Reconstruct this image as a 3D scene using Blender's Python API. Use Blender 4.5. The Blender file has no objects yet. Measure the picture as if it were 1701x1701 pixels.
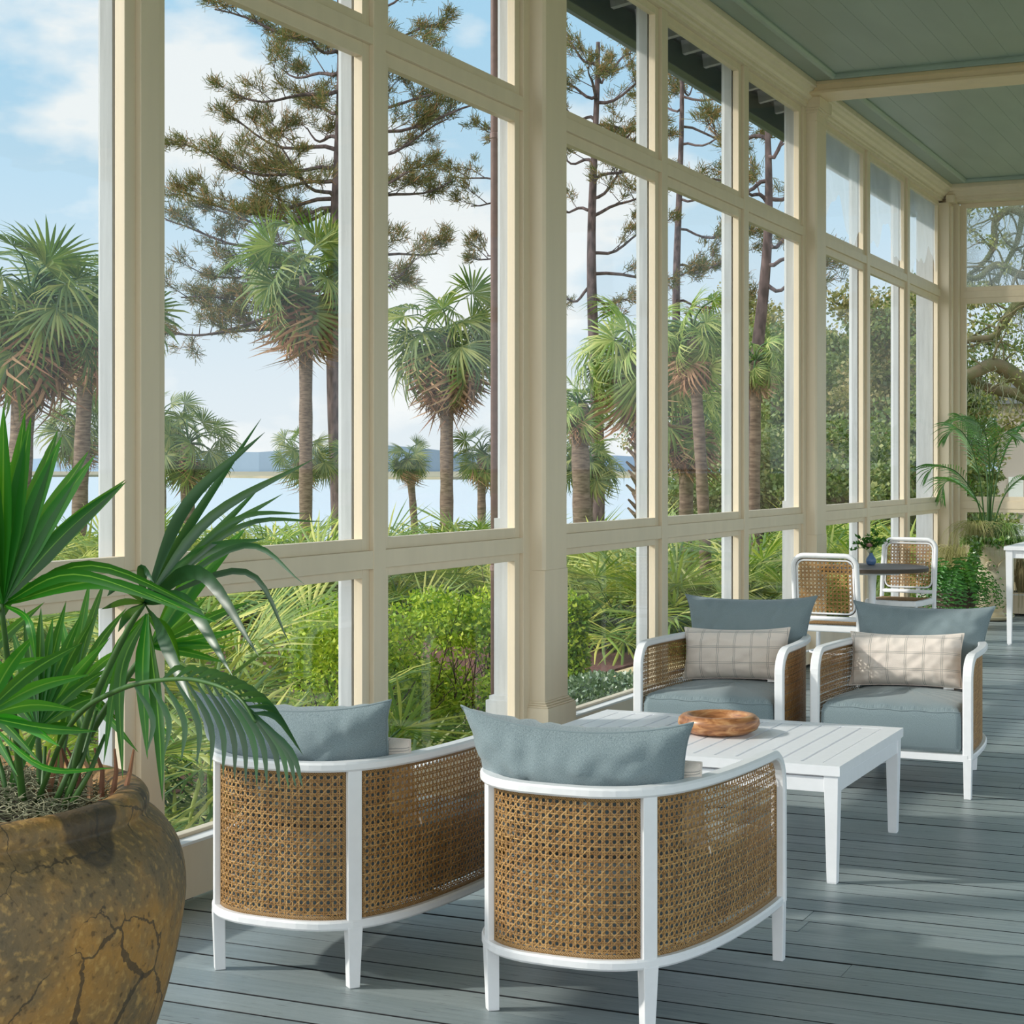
import bpy, math, random
import numpy as np
from mathutils import Vector, Matrix
C = bpy.context.scene.collection
SC = bpy.context.scene
PI = math.pi
# ------------------------------------------------------------------ camera
F = 2927.0; HX = 850.5; HY = 778.0; H = 1.4; YAW = math.atan(1353.5/2927)
fw = np.array([-math.sin(YAW), math.cos(YAW)]); rt = np.array([math.cos(YAW), math.sin(YAW)])
cam = bpy.data.objects.new('camera', bpy.data.cameras.new('camera')); C.objects.link(cam)
cam.location = (0, 0, H); cam.rotation_euler = (PI/2, 0, YAW)
cam.data.sensor_width = 36; cam.data.lens = 36*F/1701; cam.data.shift_y = -(850.5-HY)/1701
cam.data.clip_end = 6000
SC.camera = cam
def ray(x, y):
    u = (x-HX)/F; v = -(y-HY)/F
    return (fw[0]+u*rt[0], fw[1]+u*rt[1], v)
def at(x, y, t):
    """world point seen at photo pixel x, y at depth t metres"""
    d = ray(x, y); return Vector((d[0]*t, d[1]*t, H+d[2]*t))
def lin(r, g, b):
    f = lambda c: (c/255/12.92 if c/255 <= .04045 else ((c/255+.055)/1.055)**2.4)
    return (f(r), f(g), f(b), 1)
# ------------------------------------------------------------------ node helper
class NT:
    def __init__(s, nt): s.nt = nt; s.n = nt.nodes; s.l = nt.links
    def add(s, t, **kw):
        n = s.n.new(t)
        for k, v in kw.items():
            if k.startswith('i_'):
                k = k[2:]; k = int(k) if k.isdigit() else k.replace('_', ' ')
                if isinstance(v, bpy.types.NodeSocket): s.l.new(v, n.inputs[k])
                else: n.inputs[k].default_value = v
            else: setattr(n, k, v)
        return n
    def math(s, op, a, b=0.0, c=None, clamp=False):
        n = s.n.new('ShaderNodeMath'); n.operation = op; n.use_clamp = clamp
        for i, v in enumerate((a, b) if c is None else (a, b, c)):
            if isinstance(v, bpy.types.NodeSocket): s.l.new(v, n.inputs[i])
            else: n.inputs[i].default_value = v
        return n.outputs[0]
    def mix(s, f, a, b, mode='MIX'):
        n = s.n.new('ShaderNodeMix'); n.data_type = 'RGBA'; n.blend_type = mode
        for i, v in ((0, f), (6, a), (7, b)):
            if isinstance(v, bpy.types.NodeSocket): s.l.new(v, n.inputs[i])
            else: n.inputs[i].default_value = v
        return n.outputs[2]
    def ramp(s, f, stops, interp='LINEAR'):
        n = s.n.new('ShaderNodeValToRGB'); cr = n.color_ramp; cr.interpolation = interp
        while len(cr.elements) < len(stops): cr.elements.new(.5)
        for e, (p, c) in zip(cr.elements, stops):
            e.position = p; e.color = c if not isinstance(c, (int, float)) else (c, c, c, 1)
        s.l.new(f, n.inputs[0]); return n.outputs[0]
# ------------------------------------------------------------------ world
w = bpy.data.worlds.new('sky'); SC.world = w; w.use_nodes = True
N = NT(w.node_tree); N.n.clear()
tc = N.add('ShaderNodeTexCoord'); sep = N.add('ShaderNodeSeparateXYZ', i_0=tc.outputs['Generated'])
zz = sep.outputs[2]
grad = N.ramp(zz, [(0.0, lin(214, 222, 228)), (.05, lin(204, 218, 228)), (.14, lin(178, 209, 228)), (.28, lin(160, 203, 230)), (1, lin(120, 168, 215))])
mp = N.add('ShaderNodeMapping', i_0=tc.outputs['Generated']); mp.inputs['Scale'].default_value = (1, 1, 2.1); mp.inputs['Location'].default_value = (3.35, 1.2, .35)
no = N.add('ShaderNodeTexNoise', i_Vector=mp.outputs[0], i_Scale=4.6, i_Detail=7.0, i_Roughness=.52)
cl = N.ramp(no.outputs['Fac'], [(.515, 0.0), (.60, .85)])
hz = N.ramp(zz, [(0.0, .25), (.12, .15), (.2, 0.0)])
cf = N.math('MAXIMUM', cl, hz)
skyc = N.mix(cf, grad, lin(240, 240, 238))
below = N.math('LESS_THAN', zz, -.0005)
skyc = N.mix(below, skyc, lin(120, 122, 110))
# added fill: a brighter, warmer lobe in the unseen sky behind the camera
vm = N.add('ShaderNodeVectorMath', operation='DOT_PRODUCT', i_0=tc.outputs['Generated']); vm.inputs[1].default_value = Vector((-.15, -.92, .36)).normalized()
br_ = N.math('MULTIPLY_ADD', N.ramp(vm.outputs['Value'], [(.0, 0.0), (.75, 1.0)], 'EASE'), 1.9, 1.0)
skyc = N.mix(N.math('MULTIPLY', N.math('SUBTRACT', br_, 1.0), .25), skyc, (.90, .80, .68, 1))
bg = N.add('ShaderNodeBackground', i_Color=skyc, i_Strength=N.math('MULTIPLY', br_, .93))
N.l.new(bg.outputs[0], N.add('ShaderNodeOutputWorld').inputs[0])
# ------------------------------------------------------------------ sun
sd = bpy.data.lights.new('sun', 'SUN'); sd.energy = 2.5; sd.angle = math.radians(2.0); sd.color = (1, .95, .86)
sun = bpy.data.objects.new('sun', sd); C.objects.link(sun)
SUNDIR = Vector((.80, .42, -.50)).normalized()      # the way the light travels
sun.rotation_euler = SUNDIR.to_track_quat('-Z', 'Y').to_euler()
SC.view_settings.view_transform = 'Standard'; SC.view_settings.look = 'None'
SC.view_settings.exposure = 0.36; SC.view_settings.gamma = 1; SC.view_settings.use_curve_mapping = False
SC.cycles.max_bounces = 10; SC.cycles.transparent_max_bounces = 24; SC.cycles.diffuse_bounces = 5
SC.cycles.use_denoising = True
SC.cycles.sample_clamp_indirect = 4.0
# ------------------------------------------------------------------ materials
M = {}
def mat(name):
    m = bpy.data.materials.new(name); m.use_nodes = True; nt = NT(m.node_tree); nt.n.clear(); M[name] = m
    out = nt.add('ShaderNodeOutputMaterial'); return m, nt, out
def simple(name, col, rough=.5, noise=0, nscale=20, bump=0, spec=.5, stretch=(1, 1, 1), var=None, metal=0.0):
    m, n, out = mat(name)
    p = n.add('ShaderNodeBsdfPrincipled', i_Roughness=rough); p.inputs['Specular IOR Level'].default_value = spec
    p.inputs['Metallic'].default_value = metal
    t = n.add('ShaderNodeTexCoord'); mp = n.add('ShaderNodeMapping', i_0=t.outputs['Object']); mp.inputs['Scale'].default_value = stretch
    nz = n.add('ShaderNodeTexNoise', i_Vector=mp.outputs[0], i_Scale=float(nscale), i_Detail=5.0)
    c2 = var if var else tuple(c*(1-noise) for c in col[:3])+(1,)
    n.l.new(n.mix(n.ramp(nz.outputs['Fac'], [(.35, 0.0), (.65, 1.0)]), col, c2), p.inputs['Base Color'])
    if bump:
        b = n.add('ShaderNodeBump', i_Strength=bump, i_Distance=.01, i_Height=nz.outputs['Fac']); n.l.new(b.outputs[0], p.inputs['Normal'])
    n.l.new(p.outputs[0], out.inputs[0]); return m
simple('cream', lin(228, 211, 184), .42, .06, 9, .06, stretch=(1, 1, .15))
simple('cream_beam', lin(236, 210, 172), .42, .05, 9, .05)
simple('outside_white', lin(186, 188, 188), .7, .14, 30, .3, stretch=(1, 1, .08))
simple('white_metal', lin(238, 238, 240), .34, .03, 30, .02)
simple('white_aluminium', lin(240, 240, 243), .38, .03, 30, .02)
simple('ceiling_green', lin(150, 166, 154), .42, .10, 2.2, .03, stretch=(2, .6, 1))
simple('groove_dark', lin(70, 66, 52), .8)
simple('gutter_green', lin(52, 70, 70), .4, .15, 5)
simple('copper_brown', lin(134, 108, 102), .5, .2, 30)
simple('trunk_sabal', lin(128, 108, 92), .9, .0, 7, .8, var=lin(84, 66, 54), stretch=(1, 1, 5))
simple('trunk_pine', lin(104, 86, 84), .95, .0, 10, .8, var=lin(58, 46, 46), stretch=(1, 1, .35))
simple('trunk_oak', lin(100, 88, 66), .95, .0, 4, .8, var=lin(76, 84, 44))
simple('stem_green', lin(58, 96, 38), .5, .3, 20)
simple('stem_brown', lin(70, 54, 38), .8, .3, 20)
simple('mulch', lin(120, 74, 58), 1, .0, 26, 1, var=lin(64, 40, 34))
simple('lawn', lin(160, 156, 96), 1, .0, 1.2, .6, var=lin(104, 124, 62))
simple('sand', lin(208, 186, 140), 1, .2, 3, .2)
simple('marsh', lin(160, 146, 122), 1, .0, .02, 0, var=lin(126, 124, 100))
simple('far_hills', lin(132, 152, 170), 1, .12, .02)  # blue-grey distance haze painted into the base colour
simple('soil', lin(60, 48, 38), 1, .4, 30, .6)
simple('moss', lin(170, 168, 140), 1, .0, 40, 0, var=lin(110, 108, 82))
simple('spanish_moss', lin(150, 156, 132), 1, .0, 3, 0, var=lin(104, 112, 86))
simple('table_slate', lin(118, 112, 112), .5, .1, 40)
simple('vase_blue', lin(92, 124, 168), .3, .12, 20)
simple('flower_pink', lin(216, 172, 164), .7, .1, 30)
simple('dark_edge', lin(70, 58, 46), .6)
simple('roof_grey', lin(130, 132, 136), .9, .2, 2)
simple('basket', lin(84, 70, 56), .9, .3, 60, .5)
simple('white_paint', lin(238, 236, 232), .6)
simple('tag_white', lin(236, 236, 236), .6)
simple('black_band', lin(26, 28, 30), .7)
# brick
m, n, out = mat('brick')
p = n.add('ShaderNodeBsdfPrincipled', i_Roughness=.9); t = n.add('ShaderNodeTexCoord')
br = n.add('ShaderNodeTexBrick', i_Vector=t.outputs['Object'], i_Color1=lin(176, 116, 104), i_Color2=lin(150, 92, 82), i_Mortar=lin(196, 182, 172), i_Scale=4.0)
n.l.new(br.outputs[0], p.inputs['Base Color']); n.l.new(p.outputs[0], out.inputs[0])
# glass: thin pane
def glassmat(name, tint, haze=0.0):
    m, n, out = mat(name)
    tr = n.add('ShaderNodeBsdfTransparent', i_Color=tint)
    gl = n.add('ShaderNodeBsdfGlossy', i_Color=(1, 1, 1, 1), i_Roughness=.02)
    fr = n.add('ShaderNodeFresnel', i_IOR=1.35)
    s = n.add('ShaderNodeMixShader', i_0=n.math('MULTIPLY', fr.outputs[0], .06), i_1=tr.outputs[0], i_2=gl.outputs[0]).outputs[0]
    if haze:
        t = n.add('ShaderNodeTexCoord')
        nz = n.add('ShaderNodeTexNoise', i_Vector=t.outputs['Object'], i_Scale=260.0, i_Detail=2.0)
        nb = n.add('ShaderNodeTexNoise', i_Vector=t.outputs['Object'], i_Scale=3.0, i_Detail=3.0)
        f = n.math('MULTIPLY', n.ramp(nz.outputs['Fac'], [(.42, 0.0), (.62, 1.0)]), n.ramp(nb.outputs['Fac'], [(.35, .3), (.6, 1.0)]))
        f = n.math('MULTIPLY', f, haze)
        df = n.add('ShaderNodeBsdfDiffuse', i_Color=(.8, .84, .88, 1)); tl = n.add('ShaderNodeBsdfTranslucent', i_Color=(.8, .84, .88, 1))
        d2 = n.add('ShaderNodeMixShader', i_0=.5, i_1=df.outputs[0], i_2=tl.outputs[0])
        s = n.add('ShaderNodeMixShader', i_0=f, i_1=s, i_2=d2.outputs[0]).outputs[0]
    n.l.new(s, out.inputs[0])
glassmat('pane_glass', (.97, .98, .98, 1))
glassmat('pane_frosted', (.95, .97, .99, 1), .75)
# torn film on the far upper panes
m, n, out = mat('film')
t = n.add('ShaderNodeTexCoord'); wv = n.add('ShaderNodeTexWave', i_Vector=t.outputs['Object'], i_Scale=28.0, i_Distortion=3.0, i_Detail=2.0); wv.bands_direction = 'Z'
tr = n.add('ShaderNodeBsdfTransparent'); df = n.add('ShaderNodeBsdfDiffuse', i_Color=(.62, .68, .74, 1)); tl = n.add('ShaderNodeBsdfTranslucent', i_Color=(.7, .76, .82, 1))
d2 = n.add('ShaderNodeMixShader', i_0=.6, i_1=df.outputs[0], i_2=tl.outputs[0])
nb = n.add('ShaderNodeTexNoise', i_Vector=t.outputs['Object'], i_Scale=2.2, i_Detail=3.0)
f = n.math('ADD', .42, n.math('MULTIPLY', nb.outputs['Fac'], .35))
n.l.new(n.add('ShaderNodeMixShader', i_0=f, i_1=tr.outputs[0], i_2=d2.outputs[0]).outputs[0], out.inputs[0])
# leaves
def leafmat(name, c1, c2, c3, rough=.45, trans=.35, gloss=.12, vein=None):
    m, n, out = mat(name)
    g = n.add('ShaderNodeNewGeometry'); oi = n.add('ShaderNodeObjectInfo')
    r = n.math('FRACT', n.math('ADD', g.outputs['Random Per Island'], n.math('MULTIPLY', oi.outputs['Random'], .15)))
    col = n.ramp(r, [(0, c1), (.5, c2), (1, c3)])
    if vein:
        uv = n.add('ShaderNodeTexCoord'); sx = n.add('ShaderNodeSeparateXYZ', i_0=uv.outputs['UV'])
        d = n.math('ABSOLUTE', n.math('SUBTRACT', sx.outputs[0], .5))
        col = n.mix(n.math('LESS_THAN', d, .05), col, vein)
        col = n.mix(n.math('MULTIPLY', n.math('GREATER_THAN', n.math('SINE', n.math('MULTIPLY', sx.outputs[0], 75.0)), .55), .25), col, c1)
        tip = n.math('GREATER_THAN', sx.outputs[1], .985)
        col = n.mix(tip, col, lin(120, 90, 60))
    df = n.add('ShaderNodeBsdfDiffuse', i_Color=col); tl = n.add('ShaderNodeBsdfTranslucent', i_Color=n.mix(.4, col, lin(150, 200, 40)))
    gl = n.add('ShaderNodeBsdfGlossy', i_Color=(1, 1, 1, 1), i_Roughness=rough)
    a = n.add('ShaderNodeMixShader', i_0=trans, i_1=df.outputs[0], i_2=tl.outputs[0])
    b = n.add('ShaderNodeMixShader', i_0=gloss, i_1=a.outputs[0], i_2=gl.outputs[0])
    n.l.new(b.outputs[0], out.inputs[0])
leafmat('sabal_leaf', lin(54, 78, 36), lin(92, 112, 54), lin(150, 150, 82), .6, .3, .035)
leafmat('sabal_leaf_bright', lin(74, 104, 36), lin(118, 142, 58), lin(186, 186, 108), .6, .3, .04)
leafmat('dead_leaf', lin(112, 74, 56), lin(156, 112, 84), lin(196, 158, 124), .8, .05, .02)
leafmat('palmetto_leaf', lin(66, 100, 26), lin(122, 146, 48), lin(198, 192, 92), .55, .3, .05)
leafmat('palmetto_leaf_pale', lin(80, 112, 46), lin(132, 152, 70), lin(202, 198, 122), .55, .3, .05)
leafmat('pine_needle', lin(70, 76, 44), lin(106, 106, 60), lin(156, 112, 74), .7, .1, .02)
leafmat('bush_leaf', lin(84, 122, 22), lin(148, 176, 36), lin(206, 214, 66), .6, .3, .03)
leafmat('low_shrub_leaf', lin(58, 84, 52), lin(92, 120, 76), lin(150, 168, 128), .4, .2, .12)
leafmat('oak_leaf', lin(84, 96, 48), lin(122, 128, 62), lin(168, 160, 84), .6, .3, .05)
leafmat('wood_leaf', lin(66, 86, 46), lin(104, 122, 64), lin(150, 150, 88), .6, .25, .04)
leafmat('wood_leaf_olive', lin(98, 98, 58), lin(136, 130, 76), lin(174, 152, 100), .6, .25, .04)
leafmat('pot_palm_leaf', lin(10, 82, 10), lin(18, 116, 16), lin(44, 148, 26), .42, .5, .03, vein=lin(120, 176, 60))
leafmat('pot_palm_glossy', lin(14, 60, 34), lin(22, 78, 40), lin(36, 98, 40), .4, .25, .06)
leafmat('kentia_leaf', lin(22, 78, 20), lin(40, 112, 30), lin(84, 150, 50), .35, .3, .12)
leafmat('ivy_leaf', lin(58, 104, 34), lin(96, 144, 52), lin(160, 190, 90), .4, .3, .1)
leafmat('fern_leaf', lin(24, 84, 22), lin(40, 116, 30), lin(80, 150, 44), .5, .3, .06)
leafmat('grass_blond', lin(150, 150, 84), lin(186, 180, 112), lin(212, 200, 150), .6, .3, .04)
leafmat('marsh_blade', lin(150, 130, 90), lin(176, 156, 112), lin(190, 176, 130), .8, .2, .02)
# rattan
m, n, out = mat('rattan')
g = n.add('ShaderNodeNewGeometry'); t = n.add('ShaderNodeTexCoord')
nz = n.add('ShaderNodeTexNoise', i_Vector=t.outputs['Object'], i_Scale=160.0, i_Detail=3.0)
nl = n.add('ShaderNodeTexNoise', i_Vector=t.outputs['Object'], i_Scale=5.0, i_Detail=3.0)
c = n.ramp(g.outputs['Random Per Island'], [(0, lin(130, 94, 48)), (.5, lin(168, 126, 70)), (1, lin(204, 162, 102))])
c = n.mix(n.math('MULTIPLY', n.ramp(nz.outputs['Fac'], [(.4, 0.0), (.7, 1.0)]), .4), c, lin(108, 68, 32))
c = n.mix(n.math('MULTIPLY', n.ramp(nl.outputs['Fac'], [(.4, 0.0), (.7, 1.0)]), .3), c, lin(150, 98, 44))
p = n.add('ShaderNodeBsdfPrincipled', i_Base_Color=c, i_Roughness=.42)
n.l.new(p.outputs[0], out.inputs[0])
m, n, out = mat('rattan_border')
t = n.add('ShaderNodeTexCoord'); uvs = n.add('ShaderNodeSeparateXYZ', i_0=t.outputs['UV'])
a1 = n.math('SINE', n.math('MULTIPLY', n.math('ADD', uvs.outputs[0], uvs.outputs[1]), 900.0)); a2 = n.math('SINE', n.math('MULTIPLY', n.math('SUBTRACT', uvs.outputs[0], uvs.outputs[1]), 1100.0)); a3 = n.math('SINE', n.math('MULTIPLY', uvs.outputs[0], 1500.0))
hgt = n.math('MAXIMUM', n.math('MAXIMUM', a1, a2), n.math('MULTIPLY', a3, .8))
c = n.ramp(hgt, [(.1, lin(74, 50, 24)), (.6, lin(138, 102, 56)), (.95, lin(184, 144, 88))])
p = n.add('ShaderNodeBsdfPrincipled', i_Base_Color=c, i_Roughness=.45)
bp = n.add('ShaderNodeBump', i_Strength=.6, i_Distance=.002, i_Height=hgt); n.l.new(bp.outputs[0], p.inputs['Normal']); n.l.new(p.outputs[0], out.inputs[0])
# fabric
def fabric(name, c1, c2, plaid=False):
    m, n, out = mat(name)
    t = n.add('ShaderNodeTexCoord'); uv = n.add('ShaderNodeSeparateXYZ', i_0=t.outputs['UV'])
    u, v = uv.outputs[0], uv.outputs[1]      # uv in metres
    a = n.math('SINE', n.math('MULTIPLY', u, 2600.0)); b = n.math('SINE', n.math('MULTIPLY', v, 2600.0))
    wv = n.math('MULTIPLY', n.math('ADD', a, b), .5)
    m1 = n.add('ShaderNodeMapping', i_0=t.outputs['UV']); m1.inputs['Scale'].default_value = (260, 1400, 1)
    m2 = n.add('ShaderNodeMapping', i_0=t.outputs['UV']); m2.inputs['Scale'].default_value = (1400, 260, 1)
    n1 = n.add('ShaderNodeTexNoise', i_Vector=m1.outputs[0], i_Scale=1.0, i_Detail=2.0); n2 = n.add('ShaderNodeTexNoise', i_Vector=m2.outputs[0], i_Scale=1.0, i_Detail=2.0)
    nn = n.math('MULTIPLY', n.math('ADD', n1.outputs['Fac'], n2.outputs['Fac']), .5)
    col = n.mix(n.ramp(nn, [(.38, 0.0), (.62, 1.0)]), c1, c2)
    if plaid:
        def line(s, period, off, w_, gap):
            f = n.math('FRACT', n.math('ADD', n.math('DIVIDE', s, period), off))
            d = n.math('ABSOLUTE', n.math('SUBTRACT', f, .5))
            return n.math('LESS_THAN', n.math('ABSOLUTE', n.math('SUBTRACT', d, gap)), w_)
        L = n.math('MAXIMUM', line(u, .082, .5, .018, .045), line(v, .075, .5, .018, .045))
        col = n.mix(n.math('MULTIPLY', L, .75), col, lin(150, 146, 140))
    p = n.add('ShaderNodeBsdfPrincipled', i_Base_Color=col, i_Roughness=.9)
    p.inputs['Sheen Weight'].default_value = .25; p.inputs['Specular IOR Level'].default_value = .2
    bp = n.add('ShaderNodeBump', i_Strength=.25, i_Distance=.002, i_Height=nn)
    n.l.new(bp.outputs[0], p.inputs['Normal']); n.l.new(p.outputs[0], out.inputs[0])
fabric('blue_linen', lin(96, 112, 119), lin(142, 156, 159))
fabric('plaid_linen', lin(214, 200, 190), lin(232, 222, 212), True)
# floor paint
m, n, out = mat('deck_paint')
g = n.add('ShaderNodeNewGeometry'); t = n.add('ShaderNodeTexCoord')
mp = n.add('ShaderNodeMapping', i_0=t.outputs['Object']); mp.inputs['Scale'].default_value = (1.2, 22, 1)
gr = n.add('ShaderNodeTexNoise', i_Vector=mp.outputs[0], i_Scale=2.5, i_Detail=8.0, i_Roughness=.65)
mp3 = n.add('ShaderNodeMapping', i_0=t.outputs['Object']); mp3.inputs['Scale'].default_value = (6, 60, 1)
sp = n.add('ShaderNodeTexNoise', i_Vector=mp3.outputs[0], i_Scale=2.0, i_Detail=3.0)
bl = n.add('ShaderNodeTexNoise', i_Vector=t.outputs['Object'], i_Scale=1.1, i_Detail=3.0)
c = n.ramp(g.outputs['Random Per Island'], [(0, lin(134, 146, 150)), (1, lin(158, 168, 170))])
c = n.mix(n.math('MULTIPLY', n.ramp(gr.outputs['Fac'], [(.35, 0.0), (.7, 1.0)]), .35), c, lin(104, 118, 124))
c = n.mix(n.math('MULTIPLY', n.ramp(bl.outputs['Fac'], [(.4, 0.0), (.65, 1.0)]), .25), c, lin(120, 128, 116))
c = n.mix(n.ramp(sp.outputs['Fac'], [(.64, 0.0), (.71, .7)]), c, lin(62, 66, 68))
sn = n.add('ShaderNodeSeparateXYZ', i_0=g.outputs['True Normal'])      # board sides facing the joints are coloured darker
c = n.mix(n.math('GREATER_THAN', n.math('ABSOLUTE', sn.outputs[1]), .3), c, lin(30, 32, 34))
p = n.add('ShaderNodeBsdfPrincipled', i_Base_Color=c)
n.l.new(n.ramp(gr.outputs['Fac'], [(.3, .30), (.7, .48)]), p.inputs['Roughness'])
bp = n.add('ShaderNodeBump', i_Strength=.35, i_Distance=.004, i_Height=gr.outputs['Fac'])
n.l.new(bp.outputs[0], p.inputs['Normal']); n.l.new(p.outputs[0], out.inputs[0])
# earthenware
m, n, out = mat('earthenware')
t = n.add('ShaderNodeTexCoord')
n1 = n.add('ShaderNodeTexNoise', i_Vector=t.outputs['Object'], i_Scale=4.0, i_Detail=6.0, i_Roughness=.6)
n2 = n.add('ShaderNodeTexNoise', i_Vector=t.outputs['Object'], i_Scale=70.0, i_Detail=4.0)
n3 = n.add('ShaderNodeTexNoise', i_Vector=t.outputs['Object'], i_Scale=2.2, i_Detail=2.0)
wp = n.add('ShaderNodeMix'); wp.data_type = 'VECTOR'; wp.inputs[0].default_value = .12
n.l.new(t.outputs['Object'], wp.inputs[4]); n.l.new(n1.outputs['Color'], wp.inputs[5])
vo = n.add('ShaderNodeTexVoronoi', i_Vector=wp.outputs[1], i_Scale=8.0); vo.feature = 'DISTANCE_TO_EDGE'
crk = n.math('LESS_THAN', vo.outputs['Distance'], n.math('MULTIPLY', n.ramp(n3.outputs['Fac'], [(.40, 0.0), (.56, 1.0)]), .04))
c = n.ramp(n1.outputs['Fac'], [(.3, lin(84, 76, 60)), (.44, lin(124, 100, 66)), (.56, lin(168, 122, 60)), (.72, lin(118, 106, 84))])
c = n.mix(n.ramp(n2.outputs['Fac'], [(.55, 0.0), (.7, .55)]), c, lin(200, 158, 92))
c = n.mix(n.ramp(n2.outputs['Fac'], [(.3, .6), (.4, 0.0)]), c, lin(50, 40, 30))
c = n.mix(n.math('MULTIPLY', crk, .75), c, lin(56, 48, 38))
n4 = n.add('ShaderNodeTexNoise', i_Vector=t.outputs['Object'], i_Scale=3.1, i_Detail=1.0); n4.inputs['Distortion'].default_value = .4
c = n.mix(n.ramp(n4.outputs['Fac'], [(.64, 0.0), (.66, .8)]), c, lin(62, 54, 46))
p = n.add('ShaderNodeBsdfPrincipled', i_Base_Color=c, i_Roughness=.62)
hh = n.math('ADD', n.math('MULTIPLY', n2.outputs['Fac'], .5), n.math('SUBTRACT', n1.outputs['Fac'], n.math('MULTIPLY', crk, .4)))
bp = n.add('ShaderNodeBump', i_Strength=.5, i_Distance=.012, i_Height=hh); n.l.new(bp.outputs[0], p.inputs['Normal'])
n.l.new(p.outputs[0], out.inputs[0])
simple('cream_ceramic', lin(206, 196, 168), .45, .0, 6, .15, var=lin(184, 170, 136))
# wood bowl
m, n, out = mat('bowl_wood')
t = n.add('ShaderNodeTexCoord'); mp = n.add('ShaderNodeMapping', i_0=t.outputs['Object']); mp.inputs['Scale'].default_value = (4, 1.5, 14); mp.inputs['Rotation'].default_value = (.3, .2, .4)
wv = n.add('ShaderNodeTexNoise', i_Vector=mp.outputs[0], i_Scale=3.5, i_Detail=6.0); wv.inputs['Distortion'].default_value = 1.6
c = n.ramp(wv.outputs['Fac'], [(.3, lin(120, 72, 44)), (.5, lin(176, 120, 76)), (.7, lin(206, 160, 112))])
p = n.add('ShaderNodeBsdfPrincipled', i_Base_Color=c, i_Roughness=.33); n.l.new(p.outputs[0], out.inputs[0])
# water
m, n, out = mat('water')
t = n.add('ShaderNodeTexCoord'); mp = n.add('ShaderNodeMapping', i_0=t.outputs['Object']); mp.inputs['Scale'].default_value = (.5, .5, 1)
nz = n.add('ShaderNodeTexNoise', i_Vector=mp.outputs[0], i_Scale=1.5, i_Detail=4.0)
bp = n.add('ShaderNodeBump', i_Strength=.05, i_Distance=.05, i_Height=nz.outputs['Fac'])
p = n.add('ShaderNodeBsdfPrincipled', i_Base_Color=lin(176, 190, 200), i_Roughness=.2); n.l.new(bp.outputs[0], p.inputs['Normal']); n.l.new(p.outputs[0], out.inputs[0])

# ------------------------------------------------------------------ objects
def tag(o, label=None, cat=None, group=None, kind=None):
    if label: o['label'] = label
    if cat: o['category'] = cat
    if group: o['group'] = group
    if kind: o['kind'] = kind
    return o
def empty(name, loc=(0, 0, 0), rz=0, label=None, cat=None, group=None, kind=None):
    o = bpy.data.objects.new(name, None); C.objects.link(o); o.location = loc; o.rotation_euler = (0, 0, rz)
    o.empty_display_size = .1
    return tag(o, label, cat, group, kind)
def link(name, me, parent=None, material=None, smooth=False):
    if material: me.materials.append(M[material])
    if smooth: me.polygons.foreach_set('use_smooth', [True]*len(me.polygons))
    o = bpy.data.objects.new(name, me); C.objects.link(o)
    if parent: o.parent = parent
    return o
def arr(name, V, Q, material, parent=None, uv=None, smooth=False):
    """one mesh object from numpy vertices and quads"""
    V = np.asarray(V, dtype=np.float32).reshape(-1, 3); Q = np.asarray(Q, dtype=np.int32).reshape(-1, 4)
    me = bpy.data.meshes.new(name); me.vertices.add(len(V)); me.vertices.foreach_set('co', V.ravel())
    me.loops.add(Q.size); me.loops.foreach_set('vertex_index', Q.ravel())
    me.polygons.add(len(Q)); me.polygons.foreach_set('loop_start', np.arange(0, Q.size, 4, dtype=np.int32))
    me.update(calc_edges=True)
    if uv is not None:
        ul = me.uv_layers.new(name='UVMap'); ul.data.foreach_set('uv', np.asarray(uv, dtype=np.float32)[Q.ravel()].ravel())
    return link(name, me, parent, material, smooth)
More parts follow.
